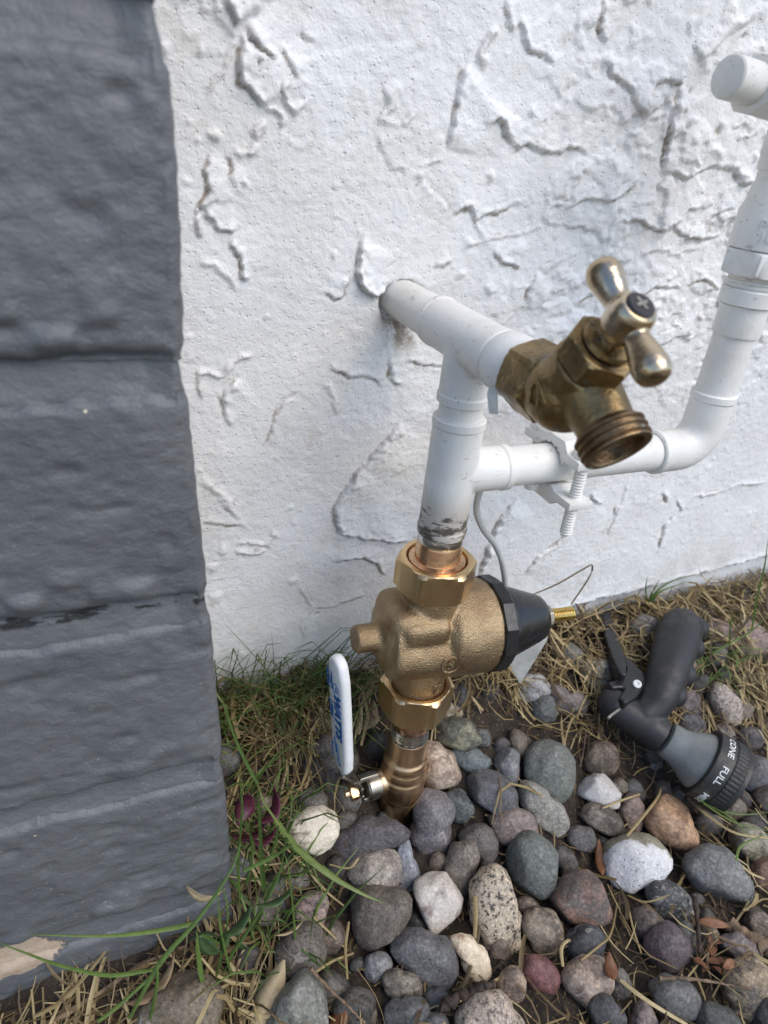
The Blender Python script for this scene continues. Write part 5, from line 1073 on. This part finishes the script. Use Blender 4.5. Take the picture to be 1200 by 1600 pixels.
# single straws that stand out, laid across the stones
def straw(px, zs, w, tint, label, mat='straw', name='straw_stalk', cat='straw'):
    P = [at(a, b, 2, z) for (a, b), z in zip(px, zs)]; b = Blades(); b.blade(catmull([tuple(p) for p in P], 14), w, tint, .5, None, .5, .4); return tag(b.build(name, mat), label, cat, 'single straws lying across the stones')
def on(px, extra=.0025):                   # heights along a straw that rests on whatever lies below it
    out = []
    for a, b in px:
        z = .02
        for _ in range(12):
            p = at(a, b, 2, z); z = .5*z+.5*(max(gz(p.x, p.y), hm(p.x, p.y), hm(p.x+.003, p.y), hm(p.x, p.y-.003))+extra)
        out.append(z)
    k = len(out); lin_ = [out[0]+(out[-1]-out[0])*i/(k-1) for i in range(k)]
    return [max(a, .5*a+.5*b) for a, b in zip(lin_, out)]
for px, w, t, lb in [
    ([(743,1400), (744,1430), (742,1466)], .0030, .62, 'short upright orange straw against the tall tan granite cobble'),
    ([(980,1305), (1005,1275), (1028,1245), (1033,1232)], .0020, .75, 'long curved straw leaning on the orange wedge stone'),
    ([(941,1262), (975,1248), (1000,1240)], .0018, .8, 'straw crossing above the taupe oval pebble'),
    ([(1075,1246), (1110,1275), (1150,1300), (1200,1308)], .0026, .95, 'bright long straw running right from under the nozzle dial'),
    ([(1110,1300), (1140,1330), (1170,1360), (1195,1372)], .0024, .9, 'pale straw above the slate blue cobble'),
    ([(970,1530), (1010,1560), (1050,1585), (1075,1600)], .0028, 1.0, 'pale thick straw at the bottom beside the flat dark grey stone'),
    ([(880,1510), (878,1480), (888,1468), (892,1470)], .0022, .9, 'pale hooked straw above the pinkish tan squarish cobble'),
    ([(908,1500), (935,1478), (955,1458), (965,1410)], .0014, .7, 'thin straw right of the brown angular boulder'),
    ([(980,1398), (1010,1408), (1045,1398)], .0014, .7, 'thin straw across the white flecked black stone'),
    ([(980,1405), (990,1450), (1003,1490)], .0014, .75, 'thin straw falling left of the dark purple pebble'),
    ([(545,1440), (540,1480), (543,1530)], .0018, .65, 'orange straw standing left of the taupe triangular stone'),
    ([(489,1430), (520,1460), (545,1485)], .0016, .7, 'straw slanting down left of the taupe triangular stone'),
    ([(493,1517), (520,1500), (553,1488)], .0018, .75, 'straw over the brown oval cobble'),
    ([(630,1277), (645,1258), (657,1245)], .0012, .8, 'thin straw leaning on the foot of the brass valve'),
    ([(925,950), (955,985), (985,1020)], .0028, .9, 'thick pale straw hanging past the nozzle trigger'),
    ([(888,1025), (910,1060), (926,1105)], .0018, .6, 'brown stalk left of the light speckled stone'),
    ([(935,1020), (938,1060), (930,1110)], .0030, .92, 'pale drooping straw bundle left of the nozzle trigger'),
    ([(560,1340), (545,1355), (515,1350)], .0016, .8, 'short straw by the cream stained stone'),
    ([(1168,1335), (1172,1400), (1150,1440)], .0018, .85, 'curved straw hanging over the right end of the slate blue cobble')]:
    straw(px, on(px), w, t, lb)
# dark stem and its bent tip rising against the wall
P = [at(828, 930, 1, .055), at(870, 912, 1, .060), at(905, 892, 1, .066), at(926, 882, 1, .072), at(918, 905, 1, .074), at(892, 944, 1, .070)]
b = Blades(); b.blade(catmull([tuple(p) for p in P], 24), .0016, .25, .5, None, .3, .5); tag(b.build('dried_weed', 'straw'), 'bent dry stem rising behind the adjusting screw against the wall', 'stem')

def tuft(name, label, blades, mat='grass', cat='grass'):
    b = Blades()
    for px, plane, w, t in blades:
        if isinstance(plane, tuple): P = [at(a, c, 1, yy) for (a, c), yy in zip(px, np.linspace(plane[0], plane[1], len(px)))]
        else: P = [at(a, c, 1, plane) for a, c in px]
        b.blade(catmull([tuple(p) for p in P], 18), w, t, .35, None, 1.0, .06)
    return tag(b.build(name, mat), label, cat, 'green grass tufts')
def z8(*p): return [(a/2.5, 1000+b/2.5) for a, b in p]
tuft('grass_tuft', 'long green grass blades sprawling in front of the grey pillar foot', [
    (z8((560,1570),(500,1480),(620,1260),(770,1090),(900,900),(942,790))[1:], (-.075,-.050), .0030, .62),
    (z8((770,1100),(620,1130),(420,1152),(110,1150)), (-.055,-.062), .0030, .72),
    (z8((600,1285),(430,1305),(250,1270),(90,1215),(-20,1175)), (-.060,-.066), .0026, .66),
    (z8((1030,1560),(970,1500),(930,1380),(870,1150),(848,980)), (-.078,-.060), .0034, .52),
    (z8((860,1510),(800,1340),(775,1220),(768,1130)), (-.078,-.066), .0036, .58),
    (z8((570,1530),(610,1350),(615,1250)), (-.080,-.070), .0024, .5),
    (z8((820,1420),(860,1240),(890,1060),(850,900)), (-.070,-.052), .0016, .5),
    (z8((700,1500),(850,1330),(930,1160),(935,900)), (-.072,-.055), .0015, .45),
    (z8((380,1490),(480,1410),(600,1300),(660,1230)), (-.074,-.066), .0024, .7),
    (z8((860,1180),(800,1150),(765,1165)), (-.066,-.068), .0030, .3)])
tuft('grass_tuft', 'upright green grass along the right edge of the grey pillar', [
    (z8((1035,980),(1030,880),(1020,700),(1005,560)), (-.040,-.044), .0040, .66),
    (z8((1010,560),(930,400),(862,215)), (-.044,-.030), .0026, .30),
    (z8((1200,860),(1120,750),(1040,640),(1000,540)), (-.050,-.042), .0028, .78),
    (z8((1000,800),(960,720),(905,690)), (-.045,-.048), .0026, .2),
    (z8((880,1260),(1000,1080),(1080,940),(1112,830)), (-.066,-.052), .0024, .45),
    (z8((950,900),(1060,845),(1100,820),(1140,795),(1141,792)), (-.055,-.062), .0028, .68),
    (z8((940,1010),(930,860),(945,640),(930,480)), (-.048,-.036), .0018, .35),
    (z8((960,960),(985,800),(930,600)), (-.050,-.038), .0016, .28),
    (z8((1160,1250),(1150,1080),(1130,900),(1110,830)), (-.070,-.058), .0016, .45),
    (z8((1040,900),(1080,760),(1100,640)), (-.050,-.042), .0014, .4)])
B2 = Blades(); rs = np.random.default_rng(31)
for k in range(240):
    x = rs.uniform(-.118, -.020); y = .075-abs(rs.normal(0, .022)); a = rs.uniform(-1.2, 1.2); l = rs.uniform(.018, .068); z = gz(x, y)
    B2.blade([(x, y, z), (x+math.sin(a)*l*.2, y-.002, z+l*.5), (x+math.sin(a)*l*.6, y-rs.uniform(0, .012), z+l*.85), (x+math.sin(a)*l*1.0, y-rs.uniform(0, .02), z+l*rs.uniform(.7, 1.0))], rs.uniform(.0009, .0018), float(rs.uniform(0, .6)), .3)
for px in ([(345,968),(385,1010),(420,1050)], [(424,985),(428,1030),(426,1070)], [(506,1000),(488,1040),(470,1075)], [(395,1015),(380,1050),(372,1085)], [(545,1005),(515,1040),(495,1070)]):
    B2.blade(catmull([tuple(at(a, b, 1, .060)) for a, b in px[::-1]], 12), .0013, .25, .3)
tag(B2.build('grass_tuft', 'grass'), 'dark green grass tuft at the wall foot left of the white lever', 'grass', 'green grass tufts')
B2 = Blades()
for k in range(150):
    x = rs.uniform(-.121, -.075); y = rs.uniform(-.075, .050); a = rs.uniform(0, 6.28); l = rs.uniform(.015, .050); z = gz(x, y)
    B2.blade([(x, y, z), (x+math.cos(a)*l*.2, y+math.sin(a)*l*.2, z+l*.45), (x+math.cos(a)*l*.55, y+math.sin(a)*l*.5, z+l*.75), (x+math.cos(a)*l*1.0, y+math.sin(a)*l*.9, z+l*rs.uniform(.4, .9))], rs.uniform(.0009, .0022), float(rs.uniform(.05, .85)), .3)
tag(B2.build('grass_tuft', 'grass'), 'short mixed green grass growing between the pillar edge and the stones', 'grass', 'green grass tufts')
B2 = Blades()
for k in range(34):
    c = at(1105+rs.normal(0, 22), 1040+rs.normal(0, 12), 2, .045); a = rs.uniform(0, 6.28); l = rs.uniform(.02, .05); z = gz(c.x, c.y)
    B2.blade([(c.x, c.y, z), (c.x+math.cos(a)*l*.3, c.y+math.sin(a)*l*.2, z+l*.35), (c.x+math.cos(a)*l*.8, c.y+math.sin(a)*l*.6, z+l*.45), (c.x+math.cos(a)*l*1.2, c.y+math.sin(a)*l*.9, z+l*.30)], rs.uniform(.0010, .0020), float(rs.uniform(.3, .9)), .3)
for px in ([(1085,1040),(1130,1010),(1175,985),(1205,955)], [(1175,985),(1185,930),(1196,880),(1200,840)], [(1100,1045),(1150,1035),(1200,1040)], [(1140,1015),(1142,980),(1146,955)], [(1196,1075),(1196,1030),(1198,990)]):
    B2.blade(catmull([tuple(at(a, b, 1, .018)) for a, b in px], 14), .0022, .6, .3)
tag(B2.build('grass_tuft', 'grass'), 'green grass tuft right of the nozzle grip', 'grass', 'green grass tufts')
B2 = Blades()
for px in ([(1085,1240),(1120,1262),(1160,1272),(1210,1268)], [(1100,1255),(1150,1285),(1210,1300)], [(1090,1248),(1140,1275),(1175,1310)], [(1150,1345),(1160,1320),(1205,1300)]):
    B2.blade(catmull([tuple(at(a, b, 2, .028)) for a, b in px], 14), .0018, .7, .3)
tag(B2.build('grass_tuft', 'grass'), 'thin green blades in front of the nozzle dial', 'grass', 'green grass tufts')
B2 = Blades()
for px in ([(1008,955),(1020,930),(1045,910),(1090,896)], [(1012,950),(1030,925),(1075,908)], [(1015,958),(1018,930),(1030,905)], [(1018,955),(1010,925),(1012,900)]):
    B2.blade(catmull([tuple(at(a, b, 1, .070)) for a, b in px], 12), .0026, .5, .3)
tag(B2.build('grass_tuft', 'grass'), 'small grass sprig against the wall foot above the nozzle', 'grass', 'green grass tufts')
P = [at(1078, 945, 1, .066), at(1100, 915, 1, .068), at(1118, 898, 1, .070)]
B2 = Blades(); B2.blade(catmull([tuple(p) for p in P], 10), .0022, .55, .4); B2.blade(catmull([tuple(at(a, b, 1, .069)) for a, b in ((1108,908),(1098,900),(1093,888))], 8), .0022, .75, .4)
tag(B2.build('dried_weed', 'straw'), 'tan forked dry stem leaning on the wall foot at right', 'stem')
# bright single blade curving over the pale stones
b = Blades(); px = [(428,1275),(463,1320),(513,1363),(563,1393),(603,1412)]; P = [at(a, c, 2, z) for (a, c), z in zip(px, (.058, .052, .046, .040, .031))]
b.blade(catmull([tuple(p) for p in P], 18), .0046, .80, .45, None, 1.0, .03); tag(b.build('tall_grass', 'grass'), 'single bright green blade curving over the stones in front of the cream stone', 'grass', 'green grass tufts')

# leaves: bent plates with a midrib
def leaf(name, label, c, u, v, l, w, mat, tint, bend=.25, cat='leaf', parent=None, fold=.25, group=None):
    u = Vector(u).normalized(); v = Vector(v); v = (v-u*v.dot(u)).normalized(); n = u.cross(v); V = []; F = []; T = []; K = 9
    rn = random.Random(hash(label) % 1000 if label else 3)
    for j in range(K):
        t = j/(K-1); ww = w*.5*math.sin(math.pi*min(.98, max(.03, t**.85)))**.8; z = bend*l*(4*t*(1-t)-.5)
        for i in range(5):
            s_ = (i-2)/2; jag = 1+rn.uniform(-.08, .08)
            V.append(Vector(c)+u*((t-.5)*l)+v*(s_*ww*jag)+n*(z+fold*ww*abs(s_)+rn.uniform(-.03, .03)*w)); T.append(min(1, max(0, tint+rn.uniform(-.2, .2))))
    for j in range(K-1):
        for i in range(4): F.append((j*5+i, j*5+i+1, (j+1)*5+i+1, (j+1)*5+i))
    me = new_mesh(name, V, F); a_ = me.attributes.new('tint', 'FLOAT', 'POINT'); a_.data.foreach_set('value', np.array(T, np.float32))
    o = link(name, me, mat, parent, None); me.shade_smooth()
    sol = o.modifiers.new('thickness', 'SOLIDIFY'); sol.thickness = .0003
    if parent: o.matrix_parent_inverse = parent.matrix_world.inverted()
    if label and cat: tag(o, label, cat, group)
    return o
def gl(a, b, e=.004):
    z = .02
    for _ in range(12): p = at(a, b, 2, z); z = .5*z+.5*(max(gz(p.x, p.y), hm(p.x, p.y))+e)
    return at(a, b, 2, z)
leaf('dry_leaf', 'tan curled dry leaf at the bottom left under the grass', gl(240, 1535, .006), (.75, .35, .2), (.3, -.6, .5), .030, .012, 'dryleaf', .25, .2)
leaf('dry_leaf', 'long folded straw yellow leaf standing at the bottom beside the green grey rock', gl(418, 1560, .012), (.45, .35, .55), (.7, -.4, .1), .042, .013, 'dryleaf', .8, .12, fold=.6)
leaf('dry_leaf', 'brown dead leaf behind the white lever', gl(574, 1118, .006), (.6, .5, .5), (.5, -.6, .3), .022, .015, 'dryleaf', .2, .2)
leaf('dry_leaf', 'torn yellow papery scrap stuck on the pillar foot', at(322, 1392, 1, -.047), (.8, -.1, -.35), (.2, -.2, .9), .022, .008, 'dryleaf', .85, .2, fold=.5)
leaf('dry_leaf', 'small orange leaf scrap left of the small grey pebble', gl(955, 1510), (.4, .8, .2), (.8, -.4, .1), .014, .008, 'rustleaf', .5)
leaf('dry_leaf', 'curled orange leaf above the brown angular boulder', gl(938, 1340, .006), (.35, .75, .35), (.8, -.4, .2), .022, .007, 'rustleaf', .9, .25)
leaf('dry_leaf', 'narrow orange bark flake left of the purple grey stone', gl(1115, 1443, .006), (.8, -.45, 0), (.3, .8, .3), .020, .006, 'rustleaf', .8, .1)
leaf('dry_leaf', 'orange brown leaf at the bottom left of the dark angular stone', gl(525, 1592, .006), (.7, .5, .1), (.4, -.7, .3), .018, .012, 'rustleaf', .6)
leaf('dry_leaf', 'pale narrow dry leaf left of the brown oval cobble', gl(452, 1452, .006), (.95, .1, .05), (0, -.7, .6), .017, .004, 'dryleaf', 1.0, .1)
pt = empty('fallen_petals', gl(400, 1275, .01), 'crumpled purple red petals in the grass beside the pillar', 'petals')
for k, (a, b, u, v, l, w) in enumerate([(392, 1290, (.9, .1, .3), (.1, -.7, .7), .026, .016), (418, 1262, (.6, .5, .4), (.5, -.5, .7), .022, .014), (382, 1262, (.4, .3, .8), (.9, -.3, .2), .018, .011), (408, 1305, (.9, 0, -.2), (0, -.8, .6), .018, .012)]):
    leaf('petal', None, at(a, b, 1, -.018-.004*k), u, v, l, w, 'redleaf', .3+.15*k, .3, None, pt, .3)
sp = empty('leaf_sprig', gl(1112, 1495), 'sprig of small rust orange leaflets beside the dark purple pebble', 'leaf sprig')
for k in range(11):
    a = rs.uniform(0, 6.28); c = gl(1112+rs.normal(0, 17), 1500+rs.normal(0, 17), .006+rs.uniform(0, .006)); leaf('leaflet', None, c, (math.cos(a), math.sin(a), rs.uniform(-.2, .5)), (-math.sin(a), math.cos(a), .3), rs.uniform(.006, .012), rs.uniform(.0035, .006), 'rustleaf', rs.uniform(.2, 1), .2, None, sp)
wd = empty('weed', gl(350, 1460), 'small broadleaf weed with blue green leaves at the pillar foot', 'weed')
for a, b, u, v, l, w in [(372, 1440, (.8, .3, .4), (.2, -.8, .6), .020, .010), (330, 1478, (.5, -.2, -.8), (.8, -.2, .3), .020, .009), (318, 1466, (-.8, .1, .1), (.1, -.7, .7), .016, .008), (385, 1475, (.6, .1, -.7), (.7, -.4, .4), .018, .007), (432, 1402, (.9, .1, .1), (0, -.8, .5), .022, .007), (350, 1470, (.1, .2, .9), (.9, -.3, 0), .014, .006)]:
    leaf('leaf', None, at(a, b, 1, -.062), u, v, l, w, 'weed', .6, .15, None, wd)
b = Blades(); b.blade([tuple(at(345, 1505, 1, -.064)), tuple(at(350, 1470, 1, -.063)), tuple(at(365, 1445, 1, -.062))], .0018, .5); b.build('stem', 'weed', wd)
def twig(name, label, px, r, mat, e=.003, cat='twig'):
    P0_ = [gl(a, c, e) for a, c in px]; zl_ = np.linspace(P0_[0].z, P0_[-1].z, len(px)); P = np.array([tuple(at(a, c, 2, float(z_))) for (a, c), z_ in zip(px, zl_)])
    P = catmull(P, 22); rn = random.Random(len(label)); rad = [r*(1-.35*i/21)*rn.uniform(.68, 1.22) for i in range(22)]; P = P+np.array([[rn.uniform(-.25, .25)*r for _ in range(3)] for _ in range(22)])
    return tag(MB().tube(P, rad, 9, True, .8).build(name, mat, None, 60), label, cat)
twig('twig', 'dark brown stick at the bottom above the large pink tan cobble', [(688,1573),(715,1560),(745,1545),(772,1536)], .0034, 'stickm', .004)
twig('twig', 'brown bare twig beside the orange leaflets', [(1085,1400),(1090,1440),(1094,1490)], .0020, 'stickm', .004)
twig('twig', 'thin grey twig lying across the flat dark grey stone', [(1030,1530),(1070,1528),(1120,1536),(1175,1545)], .0012, 'bark', .004)
twig('wood_splinter', 'weathered split wood piece at the right edge', [(1132,1440),(1165,1462),(1205,1485),(1230,1500)], .0062, 'bark', .006, 'wood')
twig('twig', 'long tan stalk lying along the bottom left of the pillar', [(70,1602),(150,1555),(215,1510),(290,1478)], .0016, 'bark', .004)
twig('twig', 'thin grey root thread left of the dark angular stone', [(485,1515),(530,1560),(570,1598)], .0011, 'bark', .004)
twig('twig', 'thin dark root beside the green egg cobble', [(905,1200),(912,1170),(916,1140)], .0012, 'stickm', .008)
